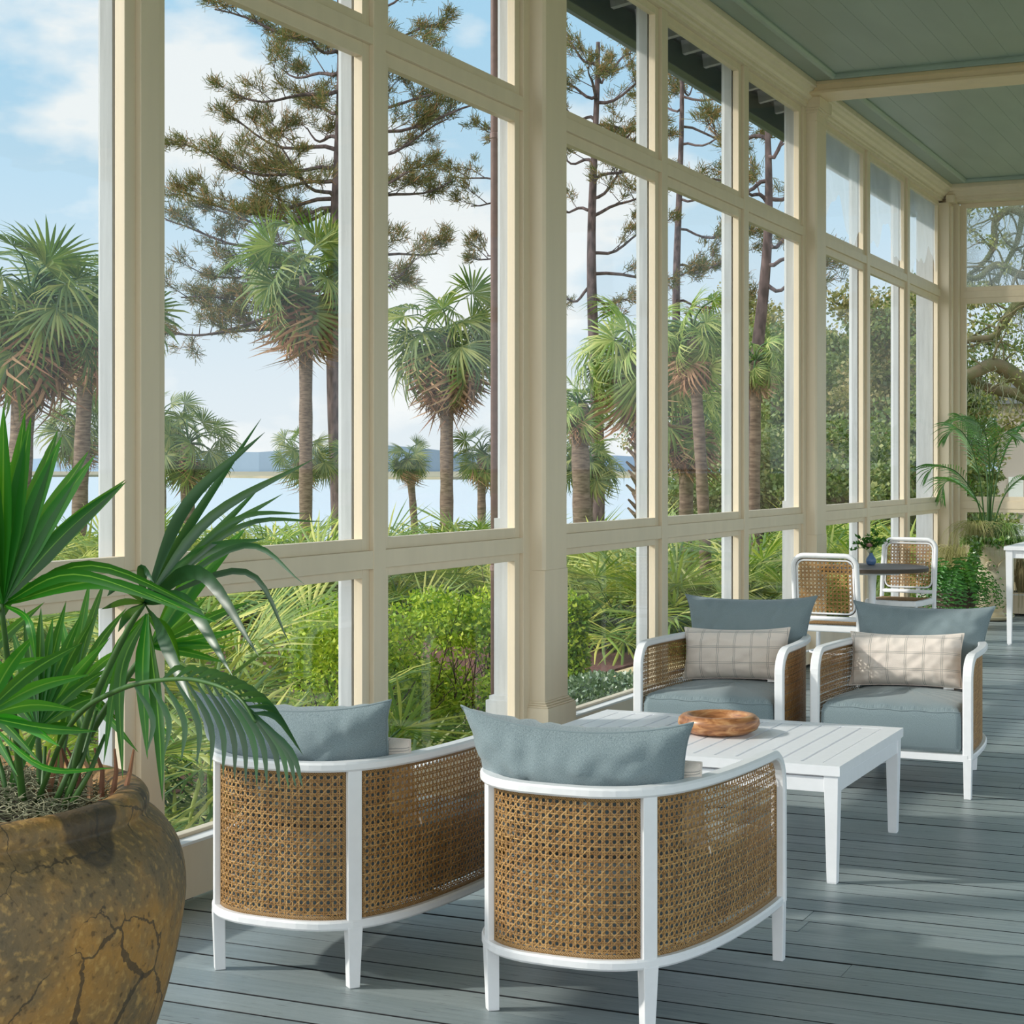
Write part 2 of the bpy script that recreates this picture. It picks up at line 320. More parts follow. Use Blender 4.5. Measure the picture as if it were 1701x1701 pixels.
class MB:
    def __init__(s): s.v = []; s.f = []
    def add(s, vs, fs):
        b = len(s.v); s.v += [tuple(v) for v in vs]; s.f += [tuple(b+i for i in f) for f in fs]; return s
    def box(s, x0, x1, y0, y1, z0, z1):
        return s.add([(x0,y0,z0),(x1,y0,z0),(x1,y1,z0),(x0,y1,z0),(x0,y0,z1),(x1,y0,z1),(x1,y1,z1),(x0,y1,z1)],
                     [(0,3,2,1),(4,5,6,7),(0,1,5,4),(1,2,6,5),(2,3,7,6),(3,0,4,7)])
    def prism(s, poly, axis, a, b):
        """poly of 2D points extruded along axis from a to b"""
        n = len(poly)
        def P(p, t):
            return (t, p[0], p[1]) if axis == 0 else ((p[0], t, p[1]) if axis == 1 else (p[0], p[1], t))
        vs = [P(p, a) for p in poly]+[P(p, b) for p in poly]
        return s.add(vs, [tuple(range(n))[::-1], tuple(range(n, 2*n))]+[(i, (i+1) % n, n+(i+1) % n, n+i) for i in range(n)])
    def taper(s, x, y, z0, z1, w0, w1, d0=None, d1=None):
        d0 = d0 or w0; d1 = d1 or w1
        vs = [(x-w0/2,y-d0/2,z0),(x+w0/2,y-d0/2,z0),(x+w0/2,y+d0/2,z0),(x-w0/2,y+d0/2,z0),(x-w1/2,y-d1/2,z1),(x+w1/2,y-d1/2,z1),(x+w1/2,y+d1/2,z1),(x-w1/2,y+d1/2,z1)]
        return s.add(vs, [(0,3,2,1),(4,5,6,7),(0,1,5,4),(1,2,6,5),(2,3,7,6),(3,0,4,7)])
    def lathe(s, prof, cx=0, cy=0, n=48):
        vs = []; fs = []
        for r, z in prof:
            for i in range(n): a = 2*PI*i/n; vs.append((cx+r*math.cos(a), cy+r*math.sin(a), z))
        for k in range(len(prof)-1):
            for i in range(n): fs.append((k*n+i, k*n+(i+1) % n, (k+1)*n+(i+1) % n, (k+1)*n+i))
        fs.append(tuple(range(n))[::-1]); fs.append(tuple(range((len(prof)-1)*n, len(prof)*n)))
        return s.add(vs, fs)
    def tube(s, pts, r, n=8, r2=None):
        pts = [Vector(p) for p in pts]; m_ = len(pts); vs = []
        up = Vector((0, 0, 1)); prev = None
        for i, p in enumerate(pts):
            d = (pts[min(i+1, m_-1)]-pts[max(i-1, 0)]).normalized()
            if prev is None:
                a = d.cross(up if abs(d.z) < .95 else Vector((1, 0, 0))).normalized()
            else: a = (prev-d*prev.dot(d)).normalized()
            prev = a; b = d.cross(a)
            if isinstance(r, (list, tuple)): rr = r[i]
            else: rr = r if r2 is None else r+(r2-r)*i/(m_-1)
            for k in range(n): t_ = 2*PI*k/n; vs.append(p+a*(rr*math.cos(t_))+b*(rr*math.sin(t_)))
        fs = [(i*n+k, i*n+(k+1) % n, (i+1)*n+(k+1) % n, (i+1)*n+k) for i in range(m_-1) for k in range(n)]
        fs += [tuple(range(n))[::-1], tuple(range((m_-1)*n, m_*n))]
        return s.add(vs, fs)
    def build(s, name, material, parent=None, smooth=False, bevel=0, seg=2, angle=None):
        me = bpy.data.meshes.new(name); me.from_pydata(s.v, [], s.f); me.update()
        o = link(name, me, parent, material, smooth)
        if bevel:
            b = o.modifiers.new('bevel', 'BEVEL'); b.width = bevel; b.segments = seg; b.limit_method = 'ANGLE'; b.angle_limit = math.radians(40)
        return o
def copy_tree(o, parent=None):
    c = o.copy(); C.objects.link(c); c.parent = parent
    for ch in list(o.children): copy_tree(ch, c)
    return c
def spline(pts, n=8):
    P = [Vector(p) for p in pts]; P = [2*P[0]-P[1]]+P+[2*P[-1]-P[-2]]; out = []
    for i in range(1, len(P)-2):
        for k in range(n):
            t_ = k/n; a, b, c_, d = P[i-1], P[i], P[i+1], P[i+2]
            out.append(.5*((2*b)+(c_-a)*t_+(2*a-5*b+4*c_-d)*t_*t_+(3*b-a-3*c_+d)*t_**3))
    out.append(P[-2]); return out
#==PART2== the porch
W = -3.334
POSTS = [2.80, 7.545, 12.30]; MULL = [4.52, 5.99, 9.235, 10.75, 14.03, 15.52]; YEND = 17.2
def struct(mb, name, material, parent=None, bevel=0, smooth=False):
    o = mb.build(name, material, parent, smooth, bevel)
    if parent is None: o['kind'] = 'structure'
    return o
# floor: painted boards running across the porch
rnd = random.Random(4)
m_ = MB(); y = -3.0
while y < YEND+.1:
    wd = .1365; x = -3.33-rnd.uniform(0, 2.5)
    while x < 3.6:
        L = rnd.choice([3.6, 4.2, 4.8, 6.0]); dz = rnd.uniform(-.0012, .0012); g = rnd.choice([.003, .004, .006, .006, .010])
        x0 = max(x, -3.50); x1 = min(x+L-.002, 3.6)
        if x1 > x0: m_.prism([(y+g/2, -.03), (y+wd-g/2, -.03), (y+wd-g/2, -.001+dz), (y+wd-g/2-.001, dz), (y+g/2+.001, dz), (y+g/2, -.001+dz)], 0, x0, x1)
        x += L
    y += wd
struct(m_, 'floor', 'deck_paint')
m_ = MB(); m_.box(-3.6, 3.6, -3, YEND+.1, -.30, -.031); struct(m_, 'floor_base', 'groove_dark')
# ceiling boards run along the porch
m_ = MB(); x = -3.40
while x < 3.6:
    m_.prism([(x+.0008, 4.10), (x+.1672, 4.10), (x+.168, 4.103), (x+.168, 4.12), (x, 4.12), (x, 4.103)], 1, -3, YEND)
    x += .168
struct(m_, 'ceiling', 'ceiling_green')
m_ = MB(); m_.box(-3.5, 3.7, -3, YEND+.1, 4.121, 4.16); struct(m_, 'ceiling_deck', 'groove_dark')
tn = [0]
def trim(mb, material='cream', bevel=.002):
    tn[0] += 1; return struct(mb, 'trim_%d' % tn[0], material, None, bevel)
# crown moulding along the window wall
crown = [(-3.42, 3.945), (-3.325, 3.945), (-3.325, 3.965), (-3.312, 3.97), (-3.312, 3.99), (-3.298, 3.995), (-3.284, 4.008), (-3.277, 4.028), (-3.252, 4.04), (-3.246, 4.055), (-3.23, 4.06), (-3.23, 4.0995), (-3.42, 4.0995)]
m_ = MB(); m_.prism(crown, 1, -3, YEND); trim(m_)
m_ = MB(); m_.prism([(16.93-(x_+3.23)*1.0, z_) for x_, z_ in crown[1:-1]]+[(YEND+.06, 4.0995), (YEND+.06, 3.945)], 0, -3.42, 3.6); trim(m_)
# cross beams
for yb in (7.285, 12.04):
    m_ = MB(); m_.box(-3.30, 3.6, yb+.012, yb+.308, 4.030, 4.0995); m_.box(-3.30, 3.6, yb, yb+.32, 4.016, 4.034); m_.box(-3.30, 3.6, yb+.004, yb+.316, 4.075, 4.0995)
    trim(m_, 'cream_beam')
# ceiling perimeter mouldings, one ring per coffer
for y0, y1 in ((2.9, 7.285), (7.605, 12.04), (12.36, 16.86)):
    a, b = y0+.14, y1-.14; m_ = MB(); pr = [(0, 4.0995), (.045, 4.0995), (.045, 4.088), (.034, 4.072), (.016, 4.066), (.006, 4.082)]
    m_.prism([(-3.09+p, z) for p, z in pr], 1, a, b)
    m_.prism([(a+p, z) for p, z in pr], 0, -3.09, 3.4); m_.prism([(b-p, z) for p, z in pr], 0, -3.09, 3.4)
    tn[0] += 1; struct(m_, 'trim_%d' % tn[0], 'ceiling_green')
# base board with ledge
m_ = MB(); m_.box(-3.40, -3.304, 2.66, YEND, .022, .196)
o = struct(m_, 'baseboard_left', 'cream', None, .003)
m_ = MB(); m_.box(-3.42, -3.298, 2.66, YEND, .196, .206); trim(m_, 'white_paint')
m_ = MB(); m_.box(-3.40, 3.6, YEND-.03, YEND+.06, .022, .196); struct(m_, 'baseboard_back', 'cream', None, .003)
m_ = MB(); m_.box(-3.40, 3.6, YEND-.036, YEND+.08, .196, .206); trim(m_, 'white_paint')
# rails
for z0, z1 in ((1.012, 1.083), (3.035, 3.10)):
    m_ = MB(); m_.box(-3.385, -3.337, 2.8, YEND-.1, z0, z1); trim(m_)
    m_ = MB(); m_.box(-3.470, -3.405, 2.8, YEND, z0+.012, z1-.002); trim(m_, 'outside_white')
    m_ = MB(); m_.box(-3.2, 3.6, YEND, YEND+.05, z0, z1); trim(m_)
# mullions, inside batten and outside post
for ym in MULL:
    m_ = MB(); m_.box(-3.39, W, ym-.048, ym+.048, .206, 3.945); trim(m_)
    m_ = MB(); m_.prism([(-3.402, ym-.103), (-3.402, ym+.103), (-3.448, ym+.103), (-3.476, ym+.075), (-3.476, ym-.075), (-3.448, ym-.103)], 2, .206, 3.98)
    trim(m_, 'outside_white', 0)
# big posts with chamfered shaft, pedestal and capital
def post(yc, hw=.135):
    m_ = MB(); xf = -3.26; c = .014
    m_.box(-3.39, -3.336, yc-hw-.07, yc+hw+.07, .206, 3.945)
    m_.box(-3.39, xf, yc-hw, yc+hw, .30, .93)
    m_.prism([(-3.39, yc-hw), (xf-c, yc-hw), (xf, yc-hw+c), (xf, yc+hw-c), (xf-c, yc+hw), (-3.39, yc+hw)], 2, .93, 3.85)
    m_.box(-3.39, xf, yc-hw, yc+hw, 3.85, 3.93)
    # pedestal
    for (e, z0, z1) in ((.030, .02, .300), (.024, .300, .308), (.014, .308, .318), (.006, .318, .328)):
        m_.box(-3.39, xf+e, yc-hw-e, yc+hw+e, z0, z1)
    for (e, z0, z1) in ((.010, 3.905, 3.925), (.022, 3.925, 3.94), (.030, 3.94, 4.015)):
        m_.box(-3.39, xf+e, yc-hw-e, yc+hw+e, z0, z1)
    trim(m_)
    m_ = MB(); q = .175
    m_.prism([(-3.402, yc-q), (-3.402, yc+q), (-3.470, yc+q), (-3.490, yc+q-.020), (-3.490, yc-q+.020), (-3.470, yc-q)], 2, 1.15, 3.98)
    m_.box(-3.498, -3.402, yc-q-.003, yc+q+.003, .33, 1.17)
    for e, z0, z1 in ((.030, -.1, .33), (.018, .33, .35)): m_.box(-3.498-e, -3.402, yc-q-e, yc+q+e, z0, z1)
    trim(m_, 'outside_white', 0)
for yc in POSTS: post(yc)
m_ = MB(); m_.box(-3.39, -3.26, 16.94, YEND+.05, .206, 3.93); m_.box(-3.30, -3.20, 17.10, YEND+.05, .206, 3.93)
m_.box(-3.275, -3.24, 16.98, 17.06, .3, 3.9); m_.box(-3.29, -3.215, 16.95, 17.14, 3.93, 4.0)
trim(m_)
m_ = MB(); m_.box(-3.56, -3.402, 16.9, YEND+.2, -.1, 3.98); trim(m_, 'outside_white')
# windows
wn = [0]
def window(a, b, axis=1, film=False):
    """three stacked sashes between a and b"""
    wn[0] += 1; root = empty('window_%d' % wn[0], kind='structure'); s = .055
    root.location = (-3.37, (a+b)/2, .206) if axis == 1 else ((a+b)/2, YEND+.02, .206)
    def B(mb, u0, u1, z0, z1, d0, d1):
        if axis == 1: mb.box(d0+3.37, d1+3.37, u0-(a+b)/2, u1-(a+b)/2, z0-.206, z1-.206)
        else: mb.box(u0-(a+b)/2, u1-(a+b)/2, -(d1+3.37), -(d0+3.37), z0-.206, z1-.206)
    for nm, z0, z1, bt, tp in (('lower_sash', .206, 1.012, .012, .034), ('main_sash', 1.083, 3.035, .046, .055), ('transom_sash', 3.10, 3.945, .042, .045)):
        m_ = MB(); B(m_, a, a+s, z0, z1, -3.392, -3.354); B(m_, b-s, b, z0, z1, -3.392, -3.354)
        B(m_, a+s, b-s, z0, z0+bt, -3.392, -3.3545); B(m_, a+s, b-s, z1-tp, z1, -3.392, -3.3545)
        sash = m_.build(nm, 'cream', root, bevel=.002)
        m_ = MB(); B(m_, a+s-.004, b-s+.004, z0+bt-.004, z1-tp+.004, -3.378, -3.375)
        m_.build('pane', 'pane_frosted' if (axis == 0 and nm == 'transom_sash') else 'pane_glass', sash)
    if film:
        # torn film hanging inside the transom pane, with a ragged lower edge
        vs = []; fs = []; n = 40; L = b-a-2*s; rr = random.Random(int(a*10))
        ph = [rr.uniform(0, 6) for _ in range(3)]
        for i in range(n+1):
            u = i/n; y_ = a+s+u*L-(a+b)/2
            zb = 3.30+.12*math.sin(u*6+ph[0])+.07*math.sin(u*13+ph[1])+.03*math.sin(u*29+ph[2])
            for j in range(5):
                z_ = zb+(3.90-zb)*j/4; vs.append((.014+.003*math.sin(u*20+j), y_, z_-.206))
        for i in range(n):
            for j in range(4): fs.append((i*5+j, (i+1)*5+j, (i+1)*5+j+1, i*5+j+1))
        me = bpy.data.meshes.new('film'); me.from_pydata(vs, [], fs); me.update()
        for v in me.vertices: v.co.x -= .024
        link('film', me, root, 'film', True)
h = .205
cols = [(POSTS[0]+h, MULL[0]-.048), (MULL[0]+.048, MULL[1]-.048), (MULL[1]+.048, POSTS[1]-h), (POSTS[1]+h, MULL[2]-.048), (MULL[2]+.048, MULL[3]-.048), (MULL[3]+.048, POSTS[2]-h),
        (POSTS[2]+h, MULL[4]-.048), (MULL[4]+.048, MULL[5]-.048), (MULL[5]+.048, 16.94)]
for i, (a, b) in enumerate(cols): window(a, b, 1, film=(i >= 6))
for k in range(4):
    a = -3.20+1.7*k; window(a, a+1.6, 0)
    m_ = MB(); m_.box(a+1.6, a+1.7, YEND-.014, YEND+.05, .206, 3.945); trim(m_)
# eave outside: rafter tails, soffit boards, gutter
m_ = MB(); m_.box(-3.87, -3.80, -2, YEND+1, 3.985, 4.145); m_.prism([(-3.87, 3.985), (-3.93, 4.0), (-3.97, 4.06), (-3.97, 4.14), (-3.87, 4.14)], 1, -2, YEND+1)
tag(m_.build('gutter', 'gutter_green', bevel=.004), 'dark green gutter along the eave outside the top panes', 'gutter')
m_ = MB(); m_.prism([(-3.40, 4.30), (-3.9, 4.18), (-3.9, 4.20), (-3.40, 4.33)], 1, -2, YEND+1); m_.box(-3.48, -3.40, -2, YEND+1, 3.98, 4.32)
tn[0] += 1; struct(m_, 'trim_%d' % tn[0], 'outside_white')
m_ = MB(); m_.prism([(-3.30, 4.17), (-3.95, 4.17), (-3.95, 4.22), (3.8, 4.9), (3.8, 4.2)], 1, -3, YEND+1); struct(m_, 'roof', 'roof_grey')
yy = -1.8; k = 0; cnt = {}
while yy < YEND+.8:
    m_ = MB(); m_.prism([(-3.48, 4.08), (-3.60, 4.06), (-3.66, 4.10), (-3.78, 4.08), (-3.79, 4.17), (-3.48, 4.25)], 1, yy, yy+.05)
    if yy > 8.4:
        d_ = (-3.7*fw[0]+yy*fw[1]); xx = HX+F*(-3.7*rt[0]+yy*rt[1])/d_; pn = sum(xx > b for b in (1100, 1236, 1345, 1440, 1506)); cnt[pn] = cnt.get(pn, 0)+1
        tag(m_.build('rafter_tail', 'outside_white'), '%s white rafter tail seen through the %s' % (('nearest', 'second', 'third', 'fourth', 'fifth', 'sixth', 'seventh')[min(cnt[pn]-1, 6)], ('first top pane right of the central post', 'middle top pane of the second bay', 'third top pane of the second bay', 'first filmed top pane of the far bay', 'middle filmed top pane of the far bay', 'last filmed top pane of the far bay')[pn]), 'rafter', 'rafter tails under the eave')
    yy += .42
# downspout beside the first outside post
d = at(821, 500, 8.56)
m_ = MB(); m_.tube([(d.x, d.y, -.5), (d.x, d.y, 3.84), (d.x-.02, d.y, 3.95)], .018, 14)
dp = m_.build('downspout', 'copper_brown', smooth=True); tag(dp, 'slim brown round downspout running down outside beside the white outer post', 'downspout')
for z_ in (.9, 3.0):
    m_ = MB(); m_.lathe([(.018, z_), (.022, z_+.004), (.022, z_+.026), (.018, z_+.03)], d.x, d.y, 16); m_.box(d.x+.015, -3.495 if z_ < 1.1 else -3.49, d.y-.01, d.y+.01, z_, z_+.03)
    m_.build('strap', 'copper_brown', dp)
#==PART3== furniture
# ---- cane webbing: real strands woven on a surface (u along the path, v up)
def cane_arrays(P, L, v0, v1, inside, pitch, lift=.0016, wid=.19):
    V = []; Q = []; nb = [0]
    def strand(us, vs, wv, ph, width, dirs):
        pts = []
        def flush():
            if len(pts) >= 2:
                b = nb[0]
                for p3 in pts: V.extend(p3)
                for i in range(len(pts)-1):
                    k = b+3*i
                    Q.append((k, k+1, k+4, k+3)); Q.append((k+1, k+2, k+5, k+4))
                nb[0] += 3*len(pts)
            pts.clear()
        du, dv = dirs; lu, lv = -dv*width/2, du*width/2
        for i in range(len(us)):
            u, v = us[i], vs[i]
            if not inside(u, v): flush(); continue
            o = lift*(wv*math.sin(PI*(u/pitch+v/pitch)+ph))+(0 if wv > .5 else lift*.9*wv)
            row = []
            for s_, e in ((-1, 0), (0, .0009), (1, 0)):
                uu = u+s_*lu; x, y, nx, ny = P(uu); r_ = o+e
                row.append((x+nx*r_, y+ny*r_, v+s_*lv))
            pts.append(row)
        flush()
    st = pitch/2
    nU = int(L/pitch)+1; nV = int((v1-v0)/pitch)+1
    wd = pitch*wid
    sv = [v0+j*st for j in range(int((v1-v0)/st)+2)]; su = [i*st for i in range(int(L/st)+2)]
    for i in range(nU+1):
        for k in (-1, 1):
            u = i*pitch+k*pitch*.155; strand([u]*len(sv), sv, 1, i*PI+k, wd, (0, 1))
    for j in range(nV+1):
        for k in (-1, 1):
            v = v0+j*pitch+k*pitch*.155; strand(su, [v]*len(su), 1, j*PI+k+PI, wd, (1, 0))
    r2 = .7071
    for sgn, wv in ((1, .45), (-1, -.3)):
        c0 = -int((v1-v0)/pitch)-1 if sgn > 0 else 0; c1 = nU+1 if sgn > 0 else nU+nV+2
        for c in range(c0, c1):
            for hlf in (.5,):
                off = (c+hlf)*pitch     # u - sgn*v = off
                us = []; vs = []
                j = 0
                while v0+j*st*.999 <= v1+.001:
                    v = j*st; us.append(off+sgn*v); vs.append(v0+v); j += 1
                strand(us, vs, wv, 0, wd*.95, (sgn*r2, r2))
    return V, Q
def fillet_inside(u0, u1, v0, topf):
    return lambda u, v: u0 <= u <= u1 and v0 <= v <= topf(u)
# ---- lounge chair
half = [(0, -.088), (.10, -.080), (.185, -.040), (.248, .040), (.288, .16), (.312, .30), (.326, .46), (.332, .62), (.330, .75)]
hp = spline([(a, b, 0) for a, b in half], 10)
plan = [Vector((-p.x, p.y, 0)) for p in hp[::-1][:-1]]+hp
cum = [0]
for i in range(1, len(plan)): cum.append(cum[-1]+(plan[i]-plan[i-1]).length)
LT = cum[-1]
def planP(u, inset=0.0):
    u = min(max(u, 0), LT)
    i = max(1, next((k for k in range(1, len(cum)) if cum[k] >= u), len(cum)-1))
    f = (u-cum[i-1])/(cum[i]-cum[i-1]); p = plan[i-1].lerp(plan[i], f)
    a = plan[max(i-2, 0)]; b = plan[min(i+1, len(plan)-1)]; d = (b-a).normalized(); n_ = Vector((d.y, -d.x, 0))
    return (p.x-n_.x*inset, p.y-n_.y*inset, n_.x, n_.y)
def uat(x, y):
    return min((((planP(LT*k/400)[0]-x)**2+(planP(LT*k/400)[1]-y)**2), LT*k/400) for k in range(401))[1]
def sweep(mb, pts, nrm, w_, h_):
    """rectangle w_ (along nrm) by h_ swept along pts"""
    n = len(pts); vs = []
    for i in range(n):
        d = (pts[min(i+1, n-1)]-pts[max(i-1, 0)]).normalized(); a = nrm[i]; b = d.cross(a).normalized()
        c = .22
        prof = [(-.5, -.5+c), (-.5+c*.6, -.5), (.5-c*.6, -.5), (.5, -.5+c), (.5, .5-c), (.5-c*.6, .5), (-.5+c*.6, .5), (-.5, .5-c)]
        for (s_, t_) in prof: vs.append(pts[i]+a*(s_*w_)+b*(t_*h_))
    fs = [(i*8+k, i*8+(k+1) % 8, (i+1)*8+(k+1) % 8, (i+1)*8+k) for i in range(n-1) for k in range(8)]
    fs += [tuple(range(8))[::-1], tuple(range((n-1)*8, n*8))]
    mb.add(vs, fs)
ZT = .598; ZB = .172; RC = .10
def lounge_chair(label, loc, rz=0, group='white framed cane lounge chairs around the coffee table'):
    root = empty('lounge_chair', loc, rz, label, 'armchair', group)
    # arm and back rail, one bent bar from front foot to front foot
    pts = []; nr = []
    def add(u, z):
        x, y, nx, ny = planP(u); pts.append(Vector((x, y, z))); nr.append(Vector((nx, ny, 0)))
    for z in (.17, .25, .35, .45): add(0.0, z)
    for k in range(0, 9): a = PI/2*k/8; add(RC*(1-math.cos(a)), ZT-RC+RC*math.sin(a))
    for k in range(1, 60): add(RC+(LT-2*RC)*k/60, ZT)
    for k in range(8, -1, -1): a = PI/2*k/8; add(LT-RC*(1-math.cos(a)), ZT-RC+RC*math.sin(a))
    for z in (.45, .35, .25, .17): add(LT, z)
    m_ = MB(); sweep(m_, pts, nr, .042, .026); m_.build('arm_rail', 'white_metal', root, smooth=False)
    pts = []; nr = []
    for k in range(0, 71): add(LT*k/70, ZB)
    m_ = MB(); sweep(m_, pts, nr, .034, .026)
    m_.box(-.33, .33, .735, .765, ZB-.014, ZB+.014)
    m_.box(-.20, .20, .0, .03, ZB-.010, ZB+.010); m_.box(-.29, .29, .36, .39, ZB-.010, ZB+.010)
    m_.build('bottom_rail', 'white_metal', root)
    for sx in (-1, 1):
        ur = uat(sx*.218, -.012); x, y, nx, ny = planP(ur); a = math.atan2(ny, nx)
        m_ = MB(); vs = []
        def quad(z, w1, w2, off):
            for s_, t_ in ((-1, -1), (1, -1), (1, 1), (-1, 1)):
                vs.append((x+nx*(off+s_*w1/2)-ny*t_*w2/2, y+ny*(off+s_*w1/2)+nx*t_*w2/2, z))
        quad(0, .030, .030, -.004); quad(ZB-.01, .034, .042, 0); quad(ZB+.01, .026, .040, 0); quad(ZT-.01, .026, .040, 0)
        m_.add(vs, [(3, 2, 1, 0), (12, 13, 14, 15)]+[(r*4+k, r*4+(k+1) % 4, r*4+4+(k+1) % 4, r*4+4+k) for r in range(3) for k in range(4)])
        m_.build('leg', 'white_metal', root, bevel=.002)
        m_ = MB(); m_.taper(sx*.330, .75, 0, ZB, .030, .036, .028, .030); m_.build('leg', 'white_metal', root, bevel=.002)
    def top(u):
        e = min(u, LT-u)-.014
        if e < 0: return -1
        r_ = RC-.014
        return ZT-.014-(r_-math.sqrt(max(0, r_*r_-(r_-e)**2)) if e < r_ else 0)
    u1 = uat(-.218, -.012); u2 = uat(.218, -.012); zb = ZB+.013
    inn = lambda u, v: .014 <= u <= LT-.014 and zb <= v <= top(u) and abs(u-u1) > .019 and abs(u-u2) > .019
    V, Q = cane_cache.get('lounge') or cane_arrays(lambda u: planP(u, .004), LT, zb, ZT-.012, inn, .0187)
    cane_cache['lounge'] = (V, Q)
    arr('cane_panel', V, Q, 'rattan', root)
    # woven border bands inside each frame opening
    m_ = MB(); buv = []
    def ribbon(path, wn_, th=.004):
        # path: list of (u, v, du, dv) with inward direction
        vs = []
        for (u, v, iu, iv) in path:
            for s_ in (0, 1):
                x, y, nx, ny = planP(min(max(u+iu*wn_*s_, 0), LT), 0.004)
                for o in (-th/2, th/2): vs.append((x+nx*o, y+ny*o, v+iv*wn_*s_)); buv.append((u+iu*wn_*s_, v+iv*wn_*s_))
        n = len(path); fs = []
        for i in range(n-1):
            a = i*4; b = a+4; fs += [(a, b, b+2, a+2), (a+1, a+3, b+3, b+1), (a, a+1, b+1, b), (a+2, b+2, b+3, a+3)]
        m_.add(vs, fs)
    for ua, ub, in ((.014, u1-.019), (u1+.019, u2-.019), (u2+.019, LT-.014)):
        n = 24; bw = .011
        ribbon([(ua+(ub-ua)*k/n, zb, 0, 1) for k in range(n+1)], bw)
        if ua > .1 and ub < LT-.1: ribbon([(ua+(ub-ua)*k/n, top(.5*LT), 0, -1) for k in range(n+1)], bw)
        elif ua < .1: ribbon([(RC+(ub-RC)*k/n, top(.5*LT), 0, -1) for k in range(n+1)], bw)
        else: ribbon([(ua+(LT-RC-ua)*k/n, top(.5*LT), 0, -1) for k in range(n+1)], bw)
        for uu, sg in ((ua, 1), (ub, -1)):
            zt = top(.5*LT) if .1 < uu < LT-.1 else ZT-RC
            ribbon([(uu, zb+(zt-zb)*k/6, sg, 0) for k in range(7)], bw)
    arr('cane_border', m_.v, m_.f, 'rattan_border', root, buv)
    return root
cane_cache = {}
CH = [((-1.7465, 4.124), 'white framed cane lounge chair with its back to the viewer, the nearest chair'),
      ((-2.5995, 4.142), 'white framed cane lounge chair, back turned, between the big pot and nearest chair'),
      ((-2.505, 8.245), 'white framed cane lounge chair facing the viewer beside the windows, behind the wooden bowl'),
      ((-1.708, 8.325), 'white framed cane lounge chair facing the viewer farthest from the windows')]
src = lounge_chair(CH[0][1], (CH[0][0][0], CH[0][0][1], 0))
chairs = [src]
for (xy, lb), rz in zip(CH[1:], (math.radians(.5), PI+math.radians(0), PI)):
    c = copy_tree(src); c.location = (xy[0], xy[1], 0); c.rotation_euler = (0, 0, rz); c['label'] = lb; chairs.append(c)
# ---- cushions
def pillow(name, w_, h_, th, material, fr, bend=0.0, pinch=.10, seed=1, wr=.004, nu=44, nv=26, ears=.0, lean=0.0, sag=0.0, taper=0.0):
    """standing cushion: x across, z up, y thickness, base at z=0; fr is its world matrix"""
    rr = random.Random(seed); ph = [(rr.uniform(6, 26), rr.uniform(5, 20), rr.uniform(0, 6), rr.uniform(0, 6), rr.uniform(-1, 1)) for _ in range(7)]
    V = []; UV = []; Q = []; k = (nu+1)*(nv+1)
    for side in (-1, 1):
        for i in range(nu+1):
            for j in range(nv+1):
                u = -1+2*i/nu; v = -1+2*j/nv
                u = math.sin(u*PI/2)*.55+u*.45; v = math.sin(v*PI/2)*.55+v*.45
                au, av = abs(u), abs(v)
                x = u*w_/2*(1-pinch*.6*(1-av**2.2)*au**2)*(1+ears*(au*av)**6); z = v*h_/2*(1-pinch*(1-au**2.2)*av**2)*(1+ears*(au*av)**6)
                e = (1-au**3.2)**.55*(1-av**3.2)**.55 if au < 1 and av < 1 else 0
                t_ = th/2*e
                wz = sum(a*math.sin(fx*u+p1+3*v*q)*math.sin(fy*v+p2) for fx, fy, p1, p2, q in ph for a in (wr/2.6,))
                # folds running in from the edges
                wz += wr*2.0*math.sin(u*30+2*math.sin(v*3+seed)+seed)*av**3*(1-au**4)*(.5+.5*math.sin(u*5+seed))+wr*1.8*math.sin(v*20+seed)*au**4*(1-av**4)
                y = side*(t_+wz*e)
                if taper: x *= 1-taper*(.5-.5*v)
                y += bend*(x/(w_/2))**2*(1+.8*(.5-.5*v)*(taper > 0))
                z += -sag*(1-u*u)*(v > 0)*v
                V.append((x, y+lean*(z+h_/2)*0, z+h_/2)); UV.append((x+.5, z+.5))
    for s_ in (0, 1):
        for i in range(nu):
            for j in range(nv):
                a = s_*k+i*(nv+1)+j; q = (a, a+nv+1, a+nv+2, a+1); Q.append(q if s_ == 0 else q[::-1])
    o = arr(name, V, Q, material, None, UV, True); o.matrix_world = fr
    # piped seam round the edge
    edge = []
    for (i, j) in [(i, 0) for i in range(nu)]+[(nu, j) for j in range(nv)]+[(i, nv) for i in range(nu, 0, -1)]+[(0, j) for j in range(nv, 0, -1)]:
        p = Vector(V[i*(nv+1)+j]); edge.append(p)
    edge.append(edge[0]); m_ = MB(); m_.tube(edge, .0028, 6); m_.build('piping', material, o, True)
    return o
